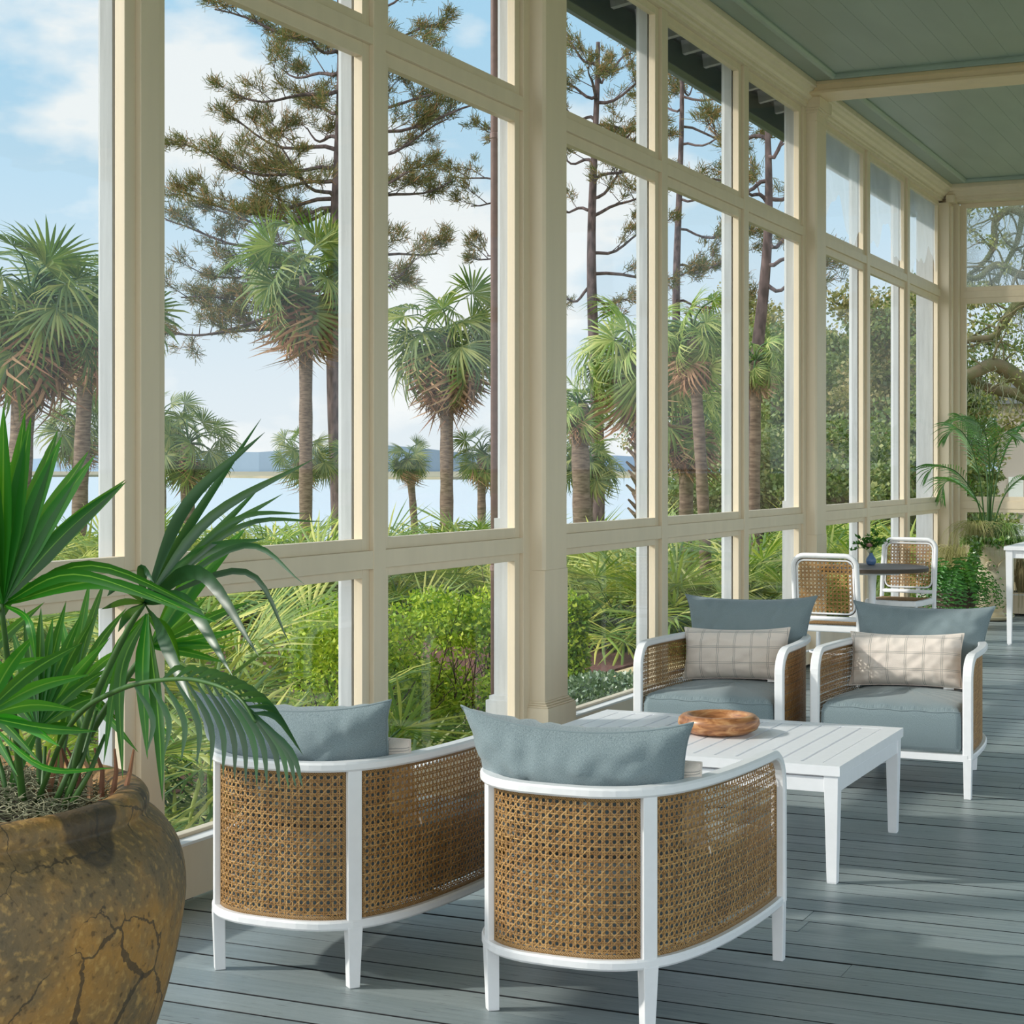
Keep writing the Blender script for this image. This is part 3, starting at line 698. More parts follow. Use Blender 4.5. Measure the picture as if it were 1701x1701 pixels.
def seat_cushion(name, label, chair):
    # offset plan outline, rounded profile
    n = 90; pts = []
    for k in range(n+1):
        u = LT*k/n; x, y, nx, ny = planP(u, .030); pts.append(Vector((x, y)))
    pts = [p for p in pts if p.y < .745]
    fr_ = [Vector((pts[-1].x-(pts[-1].x-pts[0].x)*k/24, .755+.012*math.sin(PI*k/24))) for k in range(0, 25)]
    poly = pts+fr_; c0 = Vector((0, .36)); V = []; Q = []; UV = []; rings = []
    prof = [(.90, .190), (.975, .196), (1.0, .215), (1.004, .28), (1.0, .335), (.98, .362), (.94, .378), (.86, .389), (.7, .397), (.45, .402), (.2, .404), (.01, .405)]
    N_ = len(poly)
    for (s_, z) in prof:
        for i, p in enumerate(poly):
            q = c0+(p-c0)*s_; wob = .0025*math.sin(i*1.1+z*30)*(1 if .3 < z < .39 else .4)
            V.append((q.x, q.y, z+wob)); UV.append((q.x+.5, q.y+.5+(z if s_ > .93 else .38)))
    for r in range(len(prof)-1):
        for i in range(N_):
            Q.append((r*N_+i, r*N_+(i+1) % N_, (r+1)*N_+(i+1) % N_, (r+1)*N_+i))
    V.append((0, .36, .19)); UV.append((.5, .5))
    for i in range(N_): Q.append((len(V)-1, (i+1) % N_, i, i))
    Q = [q for q in Q if len(set(q)) == 4]
    # closed underside
    m2 = arr(name, V, Q, 'blue_linen', None, UV, True)
    m2.location = chair.location; m2.rotation_euler = chair.rotation_euler
    tag(m2, label, 'cushion', 'seat cushions of the lounge chairs')
    sm = [Vector(v) for v in [tuple(V[5*N_+i]) for i in range(N_)]]; m_ = MB(); m_.tube(sm+[sm[0]], .003, 6); m_.build('seam', 'blue_linen', m2, True)
    return m2
def place(chair, x, y, z, tilt, roll=0.0, yaw=0.0):
    a = chair.rotation_euler.z
    return Matrix.Translation(chair.location) @ Matrix.Rotation(a, 4, 'Z') @ Matrix.Translation((x, y, z)) @ Matrix.Rotation(yaw, 4, 'Z') @ Matrix.Rotation(roll, 4, 'Y') @ Matrix.Rotation(tilt, 4, 'X')
where = ['on the nearest chair', 'on the chair next to the big pot', 'on the window side chair behind the bowl', 'on the chair farthest from the windows']
for i, c in enumerate(chairs):
    seat_cushion('seat_cushion', 'thick blue grey linen seat cushion '+where[i], c)
    rl = (.01, -.01, .02, -.01)[i]
    tl = 22 if i < 2 else 13
    o = pillow('back_cushion', .63, .385 if i < 2 else .40, .22, 'blue_linen', place(c, (-.02, -.03, 0, 0)[i], .165 if i < 2 else .135, (.385, .385, .385, .365)[i], math.radians(tl), rl), bend=.05 if i < 2 else .035, pinch=.085 if i < 2 else .05, seed=i+3, wr=.010, ears=.03 if i < 2 else .045, taper=.18)
    tag(o, 'blue grey linen back cushion with pointed corners '+where[i], 'cushion', 'back cushions of the lounge chairs')
    if i < 2:
        o = pillow('lumbar_pillow', .46, .25, .13, 'plaid_linen', place(c, .07, .26, .41, math.radians(14), 0, -.05), bend=-.02, pinch=.08, seed=i+9, wr=.003)
        tag(o, 'checked lumbar pillow, only its edge showing, '+where[i], 'pillow', 'checked lumbar pillows')
    else:
        o = pillow('lumbar_pillow', .52, .25, .15, 'plaid_linen', place(c, (.02, .035)[i-2], .27, .40, math.radians(13), (.035, .02)[i-2], 0), bend=.02, pinch=.10, seed=i+9, wr=.006)
        tag(o, 'checked off white lumbar pillow '+where[i], 'pillow', 'checked lumbar pillows')
        m_ = MB(); m_.box(-.218 if i == 3 else -.20, -.17 if i == 3 else -.155, -.0745 if 0 else .006, .008, -.004, .006); m_.build('fabric_label', 'tag_white', o)
# ---- coffee table
TX0, TX1, TY0, TY1 = -2.71, -1.482, 5.822, 6.80
ct = empty('coffee_table', ((TX0+TX1)/2, (TY0+TY1)/2, 0), 0, 'low white slatted coffee table between the four lounge chairs', 'coffee table')
hx = (TX1-TX0)/2; hy = (TY1-TY0)/2
m_ = MB(); ns = 14; mg = .058; sw = (2*hx-.07*2)/ns
m_.box(-hx, hx, -hy, -hy+mg, .366, .40); m_.box(-hx, hx, hy-mg, hy, .366, .40)
m_.box(-hx, -hx+.07, -hy+mg, hy-mg, .366, .40); m_.box(hx-.07, hx, -hy+mg, hy-mg, .366, .40)
m_.build('top_frame', 'white_aluminium', ct)
m_ = MB()
for k in range(ns): x = -hx+.07+sw*k; m_.box(x+.005, x+sw-.005, -hy+mg, hy-mg, .380, .3995)
m_.build('slats', 'white_aluminium', ct)
m_ = MB()
for s_ in (-1, 1):
    m_.box(-hx+.05, hx-.05, s_*(hy-.022)-.010, s_*(hy-.022)+.010, .308, .358); m_.box(s_*(hx-.022)-.010, s_*(hx-.022)+.010, -hy+.05, hy-.05, .308, .358)
m_.box(-hx+.03, hx-.03, -hy+.03, hy-.03, .356, .366)
m_.box(-.02, .02, -hy+.03, hy-.03, .33, .366)
m_.build('apron', 'white_aluminium', ct, bevel=.001)
for sx in (-1, 1):
    for sy in (-1, 1):
        m_ = MB(); m_.taper(0, 0, .004, .366, .034, .050); m_.box(-.016, .016, -.016, .016, 0, .004)
        lg = m_.build('leg', 'white_aluminium', ct, bevel=.0015); lg.location = (sx*(hx-.032), sy*(hy-.032), 0)
# ---- wooden bowl
m_ = MB(); m_.lathe([(.085, 0), (.115, .004), (.145, .020), (.155, .040), (.151, .058), (.138, .070), (.122, .073), (.112, .070), (.104, .060), (.095, .040), (.07, .026), (.03, .020), (.001, .019)], 0, 0, 72)
o = m_.build('bowl', 'bowl_wood', smooth=True); o.location = (-2.085, 6.37, .4003); tag(o, 'round turned wooden bowl on the white coffee table', 'bowl')
# ---- bistro chairs
def bistro(label, loc, rz):
    root = empty('bistro_chair', loc, rz, label, 'chair', 'white cane bistro chairs by the round table')
    # local: back at y=0, seat towards +y
    wb = .199; tilt = .06
    def bk(x, z): return Vector((x, -(z-.45)*.12 - .028*(1-(x/wb)**2)*0, z))
    r_ = .07; zt = .872; zl = .49
    pts = [Vector((-wb-.0, -.0, 0)), Vector((-wb, 0, .25)), bk(-wb, .45), bk(-wb, .7), bk(-wb, zt-r_)]
    for k in range(1, 7): a = PI/2*k/6; pts.append(bk(-wb+r_*(1-math.cos(a)), zt-r_+r_*math.sin(a)))
    pts += [bk(p.x*-1, p.z) for p in pts[::-1]][0:6]+[bk(wb, .7), bk(wb, .45), Vector((wb, 0, .25)), Vector((wb, 0, 0))]
    m_ = MB(); m_.tube(pts, .016, 12); m_.tube([bk(-wb, zl), bk(wb, zl)], .014, 12); m_.build('back_frame', 'white_metal', root, True)
    # inner panel with rounded corners
    hw = wb-.022; z0 = zl+.03; z1 = zt-.028; rc = .045
    def inn(u, v):
        if not (0 <= u <= 2*hw and z0 <= v <= z1): return False
        for cu in (rc, 2*hw-rc):
            for cv in (z0+rc, z1-rc):
                if (u-cu)*(1 if cu > hw else -1) > 0 and (v-cv)*(1 if cv > (z0+z1)/2 else -1) > 0 and (u-cu)**2+(v-cv)**2 > rc*rc: return False
        return True
    V, Q = cane_arrays(lambda u: (u-hw, 0.0, 0, -1), 2*hw, z0, z1, inn, .0245, wid=.17)
    V = np.array(V).reshape(-1, 3); V[:, 1] += -(V[:, 2]-.45)*.12
    arr('back_cane', V, Q, 'rattan', root)
    loop = []
    for cx_, cz_, a0 in ((hw-rc, z1-rc, 0), (-hw+rc, z1-rc, 90), (-hw+rc, z0+rc, 180), (hw-rc, z0+rc, 270)):
        for k in range(5): a = math.radians(a0+22.5*k); loop.append(bk(cx_+rc*math.cos(a), cz_+rc*math.sin(a)))
    loop.append(loop[0]); m_ = MB(); m_.tube([p+Vector((0, .0, 0)) for p in loop], .0065, 8)
    m_.build('back_edge', 'white_metal', root, True)
    lo2 = [Vector((p.x*1.045, p.y-.002, (p.z-(z0+z1)/2)*1.035+(z0+z1)/2)) for p in loop]
    m_ = MB(); m_.tube(lo2, .0035, 6); m_.build('back_binding', 'dark_edge', root, True)
    # seat
    m_ = MB(); m_.prism([(-.205, .02), (.205, .02), (.215, .30), (.19, .40), (.10, .43), (-.10, .43), (-.19, .40), (-.215, .30)], 2, .405, .447)
    m_.build('seat_frame', 'white_metal', root, bevel=.01, seg=3)
    V, Q = cane_arrays(lambda u: (u-.18, 0.0, 0, -1), .36, 0.0, .34, lambda u, v: 0 <= u <= .36 and v >= 0 and v <= .34, .014, wid=.34)
    V = np.array(V).reshape(-1, 3); V = np.stack([V[:, 0], .05+V[:, 2], .4485-V[:, 1]*1.0], 1)
    arr('seat_cane', V, Q, 'rattan', root)
    for sx in (-1, 1):
        m_ = MB(); m_.tube([(sx*.185, .38, .41), (sx*.195, .395, .2), (sx*.20, .40, 0)], .013, 10); m_.build('leg', 'white_metal', root, True)
    m_ = MB(); ring = [(.17*math.cos(a), .20+.16*math.sin(a), .27) for a in [2*PI*k/28 for k in range(29)]]; m_.tube(ring, .007, 8)
    m_.tube([(-.2, 0, .27), (-.17, .20, .27)], .007); m_.tube([(.2, 0, .27), (.17, .20, .27)], .007)
    m_.build('stretcher', 'white_metal', root, True)
    return root
bistro('white bistro chair with cane back turned away, near side of the round table', (-2.75, 10.50, 0), math.radians(-4))
bistro('white bistro chair facing the viewer behind the round table', (-2.82, 13.09, 0), PI+math.radians(-6))
# ---- round table with pedestal
t_ = empty('round_table', (-2.96, 12.56, 0), 0, 'small round grey topped bistro table on a white cast pedestal', 'table')
m_ = MB(); m_.lathe([(.10, .664), (.375, .664), (.392, .668), (.395, .675), (.395, .690), (.392, .697), (.385, .70), (.001, .70)], 0, 0, 72)
m_.build('table_top', 'table_slate', t_, False, .0015); 
m_ = MB(); m_.lathe([(.393, .667), (.3965, .668), (.3965, .692), (.393, .693)], 0, 0, 72); m_.build('edge_band', 'dark_edge', t_)
m_ = MB(); m_.lathe([(.20, .645), (.20, .663), (.05, .66), (.032, .63), (.026, .55), (.024, .42), (.034, .40), (.040, .385), (.034, .37), (.026, .34), (.024, .16), (.04, .12), (.06, .08), (.02, .06)], 0, 0, 24); m_.build('pedestal', 'white_metal', t_, True)
m_ = MB()
for k in range(4):
    a = PI/2*k+.4; m_.tube([(0, 0, .12), (.12*math.cos(a), .12*math.sin(a), .09), (.24*math.cos(a), .24*math.sin(a), .03), (.30*math.cos(a), .30*math.sin(a), .014)], [.022, .018, .014, .012], 8)
m_.build('foot', 'white_metal', t_, True)
# vase and sprigs
vx, vy = at(1447, 936, 12.75).x, at(1447, 936, 12.75).y
v_ = empty('bud_vase', (vx, vy, .7005), 0, 'small blue bud vase with pink bloom and leafy sprigs on the round table', 'vase')
m_ = MB(); m_.lathe([(.018, 0), (.030, .006), (.037, .026), (.034, .046), (.020, .066), (.012, .080), (.013, .088), (.009, .088), (.008, .07)], 0, 0, 28); m_.build('vase_body', 'vase_blue', v_, True)
rr = random.Random(5); m_ = MB(); LV = []; LQ = []
def leafquad(V, Q, p, d, nrm_, L, wd):
    d = Vector(d).normalized(); s_ = d.cross(Vector(nrm_)); s_ = s_.normalized() if s_.length > 1e-4 else Vector((1, 0, 0))
    b = len(V); p = Vector(p); V += [tuple(p), tuple(p+d*L*.45+s_*wd/2), tuple(p+d*L), tuple(p+d*L*.45-s_*wd/2)]; Q.append((b, b+1, b+2, b+3))
for tip in ((-.12, .0, .10), (-.15, .02, .05), (-.09, -.03, .15), (.03, 0, .22), (.06, .02, .19), (.09, -.01, .14), (-.02, .02, .16), (.11, .02, .12), (-.05, -.02, .13)):
    p0 = Vector((0, 0, .07)); p1 = Vector((tip[0]*.4, tip[1]*.4, .11+tip[2]*.3)); p2 = Vector((tip[0], tip[1], tip[2]+.05))
    sp_ = spline([p0, p1, p2], 6); m_.tube(sp_, .0012, 5)
    for q in sp_[4:]:
        for _ in range(3): leafquad(LV, LQ, q, (rr.uniform(-1, 1), rr.uniform(-1, 1), rr.uniform(-.3, 1)), (rr.uniform(-1, 1), rr.uniform(-1, 1), .5), .036, .018)
m_.build('stems', 'stem_green', v_, True); arr('leaves', LV, LQ, 'fern_leaf', v_)
V = []; Q = []
for k in range(40):
    a = k*2.4; e = .3+1.2*(k/40); leafquad(V, Q, (-.005, -.035, .130), (math.cos(a)*math.cos(e), math.sin(a)*math.cos(e), math.sin(e)), (0, 0, 1), .034, .024)
arr('flower', V, Q, 'flower_pink', v_)
# ---- tall white table at the right edge
tb = empty('side_table', (-1.72, 14.86, 0), 0, 'white square legged table cut off by the right edge of the picture', 'table')
m_ = MB(); m_.box(-.60, .60, -.58, .58, .752, .782); m_.build('table_top', 'white_metal', tb, bevel=.003)
m_ = MB()
for s_ in (-1, 1): m_.box(-.55, .55, s_*.545-.01, s_*.545+.01, .69, .752); m_.box(s_*.565-.01, s_*.565+.01, -.53, .53, .69, .752)
m_.build('apron', 'white_metal', tb)
for sx in (-1, 1):
    for sy in (-1, 1):
        m_ = MB(); m_.taper(0, 0, .01, .752, .034, .055); m_.lathe([(.012, 0), (.014, .004), (.012, .012)], 0, 0, 12); g_ = m_.build('leg', 'white_metal', tb, bevel=.002); g_.location = (sx*.56, sy*.54, 0)
#==PART4== outside
G0 = -.6
def poly_plate(name, pts, z0, z1, material, kind='structure'):
    m_ = MB(); m_.prism([(p[0], p[1]) for p in pts], 2, z0, z1); o = m_.build(name, material)
    if kind: o['kind'] = kind
    return o
def gp(px, t): d = ray(px, HY); return (d[0]*t, d[1]*t)
shore = [gp(-2600, 30), gp(-1200, 44), gp(-300, 46), gp(200, 49), gp(500, 48), gp(800, 52), gp(1000, 56), gp(1075, 70), gp(1095, 120), gp(1120, 300), gp(1500, 700)]
poly_plate('ground', [(-3.56, -20), (-60, -20)]+shore+[(400, 700), (400, -20), (3.75, -20), (3.75, 17.5), (-3.56, 17.5)], -3.0, G0, 'lawn')
poly_plate('water', [gp(-9000, 1600), gp(850, 1650), gp(3500, 1600), (300, -10), (-300, -200)], -2.6, -2.0, 'water')
poly_plate('path', [(-6.32, -6), (-5.82, -6), (-5.82, 40), (-6.32, 40)], G0, G0+.012, 'sand')
poly_plate('planting_bed', [(-5.78, -6), (-3.57, -6), (-3.57, 22), (-5.78, 22)], G0, G0+.03, 'soil')
poly_plate('mulch_bed', [(-11, -4), (-6.36, -4), (-6.36, 34), (-14, 34)], G0, G0+.025, 'mulch')
# far marsh and wooded shore
rr = random.Random(8)
m_ = MB(); near = [gp(-4000+k*250, 640+90*math.sin(k*.9)+60*math.sin(k*2.3)) for k in range(30)]; far = [gp(-4000+k*250, 1500) for k in range(30)][::-1]
m_.prism(near+far, 2, -2.2, -1.2); tag(m_.build('marsh_grass', 'marsh'), 'tan band of marsh grass lying across the far water', 'marsh', kind='stuff')
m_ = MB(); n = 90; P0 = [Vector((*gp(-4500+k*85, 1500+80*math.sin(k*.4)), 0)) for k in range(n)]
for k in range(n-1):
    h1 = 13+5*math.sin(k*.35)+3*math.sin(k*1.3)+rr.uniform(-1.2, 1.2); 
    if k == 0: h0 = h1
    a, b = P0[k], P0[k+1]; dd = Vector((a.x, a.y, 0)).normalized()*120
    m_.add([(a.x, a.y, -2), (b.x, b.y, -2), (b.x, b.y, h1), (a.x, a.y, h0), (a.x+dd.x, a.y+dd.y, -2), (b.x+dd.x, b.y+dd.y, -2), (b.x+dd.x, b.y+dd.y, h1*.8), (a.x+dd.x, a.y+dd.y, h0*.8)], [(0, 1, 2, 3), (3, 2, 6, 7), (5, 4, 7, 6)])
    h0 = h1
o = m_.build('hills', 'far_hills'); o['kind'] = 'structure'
# ---- plant building blocks (numpy)
def rotm(a, b=None):
    """frame whose x axis is a, z roughly b"""
    a = np.array(a, float); a /= np.linalg.norm(a); b = np.array(b if b is not None else (0, 0, 1), float)
    y = np.cross(b, a); ny = np.linalg.norm(y)
    if ny < 1e-5: y = np.array([0, 1., 0]); ny = 1
    y /= ny; z = np.cross(a, y); return np.stack([a, y, z], 1)
def fan_leaf(R, nseg, spread, droop, rng, cup=.15, ss=(0, .35, .65, .85, 1.0), wide=1.0, curl=0.0, split=.0):
    """one fan leaf, hub at origin, axis +x, normal +z; returns verts, quads, uvs"""
    V = []; Q = []; U = []; dphi = spread/nseg
    for k in range(nseg):
        phi = -spread/2+(k+.5)*dphi+rng.uniform(-.25, .25)*dphi; L = R*(1-.22*abs(phi/(spread/2))**2)*rng.uniform(.9, 1.05)
        dr = droop*rng.uniform(.6, 1.5); c, s_ = math.cos(phi), math.sin(phi)
        base = len(V); wm = 2*math.sin(dphi/2)*L*.40*wide
        for i, t_ in enumerate(ss):
            w_ = wm*(t_/.40) if t_ < .40 else wm*max(0, (1-t_)/.60)**.75
            x = t_*L; z = cup*L*abs(s_)*t_-dr*L*t_**2.6; xr = x*(1-.35*dr*t_**3)
            for e, dz in ((-1, 0), (0, .25), (1, 0)):
                V.append((c*xr-s_*e*w_/2, s_*xr+c*e*w_/2, z+dz*w_)); U.append((.5+.5*e, t_))
        for i in range(len(ss)-1):
            b = base+3*i; Q += [(b, b+3, b+4, b+1), (b+1, b+4, b+5, b+2)]
    return np.array(V), np.array(Q), np.array(U)
class Bag:
    def __init__(s): s.V = []; s.Q = []; s.U = []; s.n = 0
    def put(s, V, Q, R=None, p=(0, 0, 0), U=None, sc=1.0):
        V = np.asarray(V, float)*sc
        if R is not None: V = V@R.T
        s.V.append(V+np.array(p)); s.Q.append(np.asarray(Q)+s.n); s.n += len(V)
        s.U.append(U if U is not None else np.zeros((len(V), 2)))
    def obj(s, name, material, parent=None, smooth=False):
        return arr(name, np.concatenate(s.V), np.concatenate(s.Q), material, parent, np.concatenate(s.U), smooth)
    def merge(s, o): 
        for V, Q, U in zip(o.V, o.Q, o.U): pass
def strip(pts, w0, w1):
    """thin V section strip along pts"""
    P = np.array(pts, float); n = len(P); V = []; Q = []
    for i in range(n):
        d = P[min(i+1, n-1)]-P[max(i-1, 0)]; d /= np.linalg.norm(d)+1e-9; s_ = np.cross(d, (0, 0, 1)); s_ /= np.linalg.norm(s_)+1e-9
        u = np.cross(s_, d); w_ = w0+(w1-w0)*i/(n-1)
        V += [P[i]-s_*w_/2, P[i]+u*w_*.5, P[i]+s_*w_/2, P[i]-u*w_*.5]
    for i in range(n-1):
        for k in range(4): Q.append((4*i+k, 4*i+(k+1) % 4, 4*i+4+(k+1) % 4, 4*i+4+k))
    return np.array(V), np.array(Q)
# ---- cabbage palms
def crown(rng, nleaf, R, pet, elo, ehi, green, stems, nseg=26, droop=.30, az0=0):
    for k in range(nleaf):
        az = k*2.39996+rng.uniform(-.3, .3)+az0; f = (k+.5)/nleaf; el = math.radians(ehi+(elo-ehi)*f+rng.uniform(-8, 8))
        L = pet*rng.uniform(.55, 1.35); pts = []
        for i in range(5):
            t_ = i/4; e2 = el-t_*t_*math.radians(28); pts.append((math.cos(az)*math.cos(e2)*L*t_, math.sin(az)*math.cos(e2)*L*t_, math.sin(e2)*L*t_))
        V, Q = strip(pts, .035, .02); stems.put(V, Q)
        d = np.array(pts[-1])-np.array(pts[-2]); d /= np.linalg.norm(d); up = np.array((0, 0, 1.))-d*d[2]*.0
        Vl, Ql, Ul = fan_leaf(R*rng.uniform(.75, 1.1), nseg, math.radians(rng.uniform(190, 260)), droop*rng.uniform(.3, 1.2)+.25*f, rng, ss=(0, .38, .75, 1.0))
        Rm = rotm(d, up); tw = rng.uniform(-1.3, 1.3); ct_, st_ = math.cos(tw), math.sin(tw)
        Rm = Rm@np.array([[1, 0, 0], [0, ct_, -st_], [0, st_, ct_]])
        green.put(Vl, Ql, Rm, pts[-1], Ul)
def sabal_palm(label, px, t, crown_y, rpx, trunk_px, lean=(0, 0), dead=12, nleaf=24, seed=1, mat_='sabal_leaf', base_px=None, group='cabbage palms along the shore', boots=False, droop=.3):
    rng = random.Random(seed); top = at(px, crown_y, t); bx = at(base_px if base_px is not None else px, 800, t*1.0)
    root = empty('sabal_palm', (bx.x, bx.y, G0), 0, label, 'palm tree', group)
    top = top-Vector((bx.x, bx.y, G0)); Rc = rpx/F*t; r_ = trunk_px/F*t/2; n = 14
    pts = [(top.x*(i/n)**1.6, top.y*(i/n)**1.6, top.z*i/n) for i in range(n+1)]
    pts[0] = (0, 0, -.1)
    m_ = MB(); m_.tube(pts, [r_*(1.12 if i < 2 else 1)*(1+.05*math.sin(i*2.1)) for i in range(n+1)], 12)
    m_.build('trunk', 'trunk_sabal', root, True)
    if boots:
        m_ = MB()
        for k in range(70):
            z = top.z*(.25+.72*k/70); a = k*2.4; f = (z/top.z)**1.6; c_ = Vector((top.x*f, top.y*f, z)); d = Vector((math.cos(a), math.sin(a), .9)).normalized()
            m_.tube([c_+Vector((math.cos(a), math.sin(a), 0))*r_*.8, c_+Vector((math.cos(a), math.sin(a), 0))*r_*.8+d*.16], .03, 4, .012)
        m_.build('leaf_bases', 'trunk_sabal', root)
    g = Bag(); st = Bag(); crown(rng, nleaf, Rc*.66, Rc*.50, -30, 85, g, st, droop=droop)
    f = g.obj('fronds', mat_, root); f.location = top
    s_ = st.obj('frond_stems', 'stem_green', root); s_.location = top
    if dead:
        g = Bag(); st = Bag(); crown(rng, dead*2, Rc*.62, Rc*.34, -88, -42, g, st, nseg=16, droop=.9)
        f = g.obj('dead_fronds', 'dead_leaf', root); f.location = top-Vector((0, 0, .12*Rc))
    return root
sabal_palm('tall cabbage palm with full crown and hanging dead fronds in the leftmost pane', 52, 24, 500, 180, 40, seed=3, dead=16, nleaf=34, base_px=25, mat_='sabal_leaf')
sabal_palm('cabbage palm crown overlapping the tall palm, in the leftmost pane', 150, 29, 495, 145, 26, seed=4, dead=14, nleaf=30, base_px=130, mat_='sabal_leaf')
sabal_palm('short cabbage palm under the two tall ones in the leftmost pane', 128, 33, 700, 85, 16, seed=5, dead=3, nleaf=22)
sabal_palm('short dark cabbage palm partly hidden by the first window post', 268, 34, 700, 75, 16, seed=6, dead=2, nleaf=20)
sabal_palm('short cabbage palm with thick trunk against the water, left of the tall pine', 312, 30, 738, 88, 24, seed=7, dead=3, nleaf=24)
sabal_palm('slender curved cabbage palm in front of the tall pine', 508, 38, 455, 150, 22, seed=8, dead=16, nleaf=32, base_px=508)
sabal_palm('short cabbage palm at the foot of the tall pine', 508, 40, 752, 66, 14, seed=9, dead=2, nleaf=20)
sabal_palm('short cabbage palm right of the tall pine trunk', 596, 41, 750, 60, 14, seed=10, dead=0, nleaf=16)
sabal_palm('cabbage palm with broad skirt of brown fronds, centred in the third pane', 742, 36, 560, 132, 22, seed=11, dead=20, nleaf=30, base_px=742, droop=.35)
sabal_palm('small cabbage palm left of the brown skirted palm', 678, 42, 762, 52, 12, seed=12, dead=2, nleaf=18, base_px=690)
sabal_palm('small cabbage palm right of the brown skirted palm', 800, 38, 752, 66, 14, seed=13, dead=2, nleaf=20)
sabal_palm('large pale cabbage palm with rough booted trunk beyond the central post', 1056, 21, 590, 135, 15, seed=21, dead=4, nleaf=26, base_px=1066, mat_='sabal_leaf_bright', boots=True, droop=.45)
sabal_palm('cabbage palm at the right edge of the central post', 962, 26, 670, 75, 30, seed=15, dead=3, nleaf=20, base_px=968, mat_='sabal_leaf_bright')
sabal_palm('low cabbage palm against the water, right of the central post', 975, 30, 765, 78, 20, seed=16, dead=1, nleaf=20)
sabal_palm('cabbage palm with drooping pale fronds in the middle pane of the second bay', 1150, 20, 560, 105, 20, seed=17, dead=4, nleaf=22, base_px=1175, mat_='sabal_leaf_bright', droop=.5)
sabal_palm('low cabbage palm with dark dead skirt in the second bay', 1140, 23, 690, 105, 24, seed=18, dead=16, nleaf=22, mat_='sabal_leaf_bright', droop=.5)
sabal_palm('slim reddish trunked cabbage palm behind the third pane of the second bay', 1256, 22, 600, 75, 19, seed=19, dead=3, nleaf=16, base_px=1252, mat_='sabal_leaf_bright', droop=.5)
# ---- saw palmettos
def palmetto_parts(rng, R, nleaf, matn, pet=.55, nseg=20):
    g = Bag(); st = Bag()
    for k in range(nleaf):
        az = k*2.39996+rng.uniform(-.5, .5); el = math.radians(rng.uniform(25, 78)); L = pet*rng.uniform(.6, 1.3)
        o = np.array((rng.uniform(-.12, .12), rng.uniform(-.12, .12), 0)); pts = []
        for i in range(4):
            t_ = i/3; e2 = el-t_*.25; pts.append(o+np.array((math.cos(az)*math.cos(e2)*L*t_, math.sin(az)*math.cos(e2)*L*t_, math.sin(e2)*L*t_)))
        V, Q = strip(pts, .014, .010); st.put(V, Q)
        d = pts[-1]-pts[-2]; d /= np.linalg.norm(d)
        Vl, Ql, Ul = fan_leaf(R*rng.uniform(.8, 1.15), nseg, math.radians(rng.uniform(200, 280)), rng.uniform(.02, .22), rng, cup=.22, wide=.62, ss=(0, .3, .65, 1.0))
        Rm = rotm(d, (0, 0, 1)); tw = rng.uniform(-.9, .9); c_, s_ = math.cos(tw), math.sin(tw)
        g.put(Vl, Ql, Rm@np.array([[1, 0, 0], [0, c_, -s_], [0, s_, c_]])@rotm((math.cos(.45), 0, math.sin(-.45))), pts[-1], Ul)
    return g, st
def saw_palmetto(label, px, t, R=.55, n=16, seed=1, matn='palmetto_leaf', pet=.55, group='saw palmettos beside the porch', z=G0):
    x, y = gp(px, t); rng = random.Random(seed); root = empty('saw_palmetto', (x, y, z), 0, label, 'palmetto', group)
    g, st = palmetto_parts(rng, R, n, matn, pet); g.obj('fronds', matn, root); st.obj('frond_stems', 'stem_green', root); return root
saw_palmetto('saw palmetto low in the pane behind the big earthen pot', 345, 8.3, .55, 20, 31, 'palmetto_leaf_pale', .75)
saw_palmetto('saw palmetto with wide pale fans in the lower pane above the left cushion', 455, 8.8, .60, 22, 32, 'palmetto_leaf', .95)
saw_palmetto('saw palmetto hidden in part by the potted palm', 150, 7.6, .55, 22, 33, 'palmetto_leaf', .85)
saw_palmetto('saw palmetto at the left frame edge behind the potted palm', 30, 7.8, .55, 22, 34, 'palmetto_leaf', .9)
saw_palmetto('saw palmetto whose fans overlap the left side of the bright bush', 540, 8.6, .55, 18, 35, 'palmetto_leaf_pale', .55)
saw_palmetto('saw palmetto rising behind the mid rail at the left', 250, 9.2, .6, 22, 36, 'palmetto_leaf', 1.0)
saw_palmetto('saw palmetto low at the base of the window behind the left lounge chair', 360, 7.7, .42, 12, 37, 'palmetto_leaf_pale', .40)
saw_palmetto('saw palmetto on the mulch just right of the central post', 985, 20.0, .75, 22, 41, 'palmetto_leaf', .9)
saw_palmetto('dark saw palmetto on the mulch above the clipped shrub', 1040, 19.0, .75, 24, 42, 'palmetto_leaf', .8)
saw_palmetto('saw palmetto in the lower middle pane of the second bay, on the left', 1130, 20.5, .8, 24, 43, 'palmetto_leaf', .9)
saw_palmetto('saw palmetto in the lower middle pane of the second bay, on the right', 1185, 19.0, .8, 24, 44, 'palmetto_leaf_pale', .9)
saw_palmetto('saw palmetto in the lower third pane of the second bay', 1262, 20.0, .8, 24, 45, 'palmetto_leaf', 1.0)
saw_palmetto('saw palmetto at the foot of the second big post', 1320, 19.0, .8, 20, 46, 'palmetto_leaf_pale', .9)
saw_palmetto('saw palmetto low behind the bistro chairs', 1395, 22.0, .9, 22, 47, 'palmetto_leaf', 1.0)
g = Bag(); st = Bag(); rng = random.Random(77)
proto = [palmetto_parts(random.Random(60+k), .72, 12, '', .85, 16) for k in range(5)]
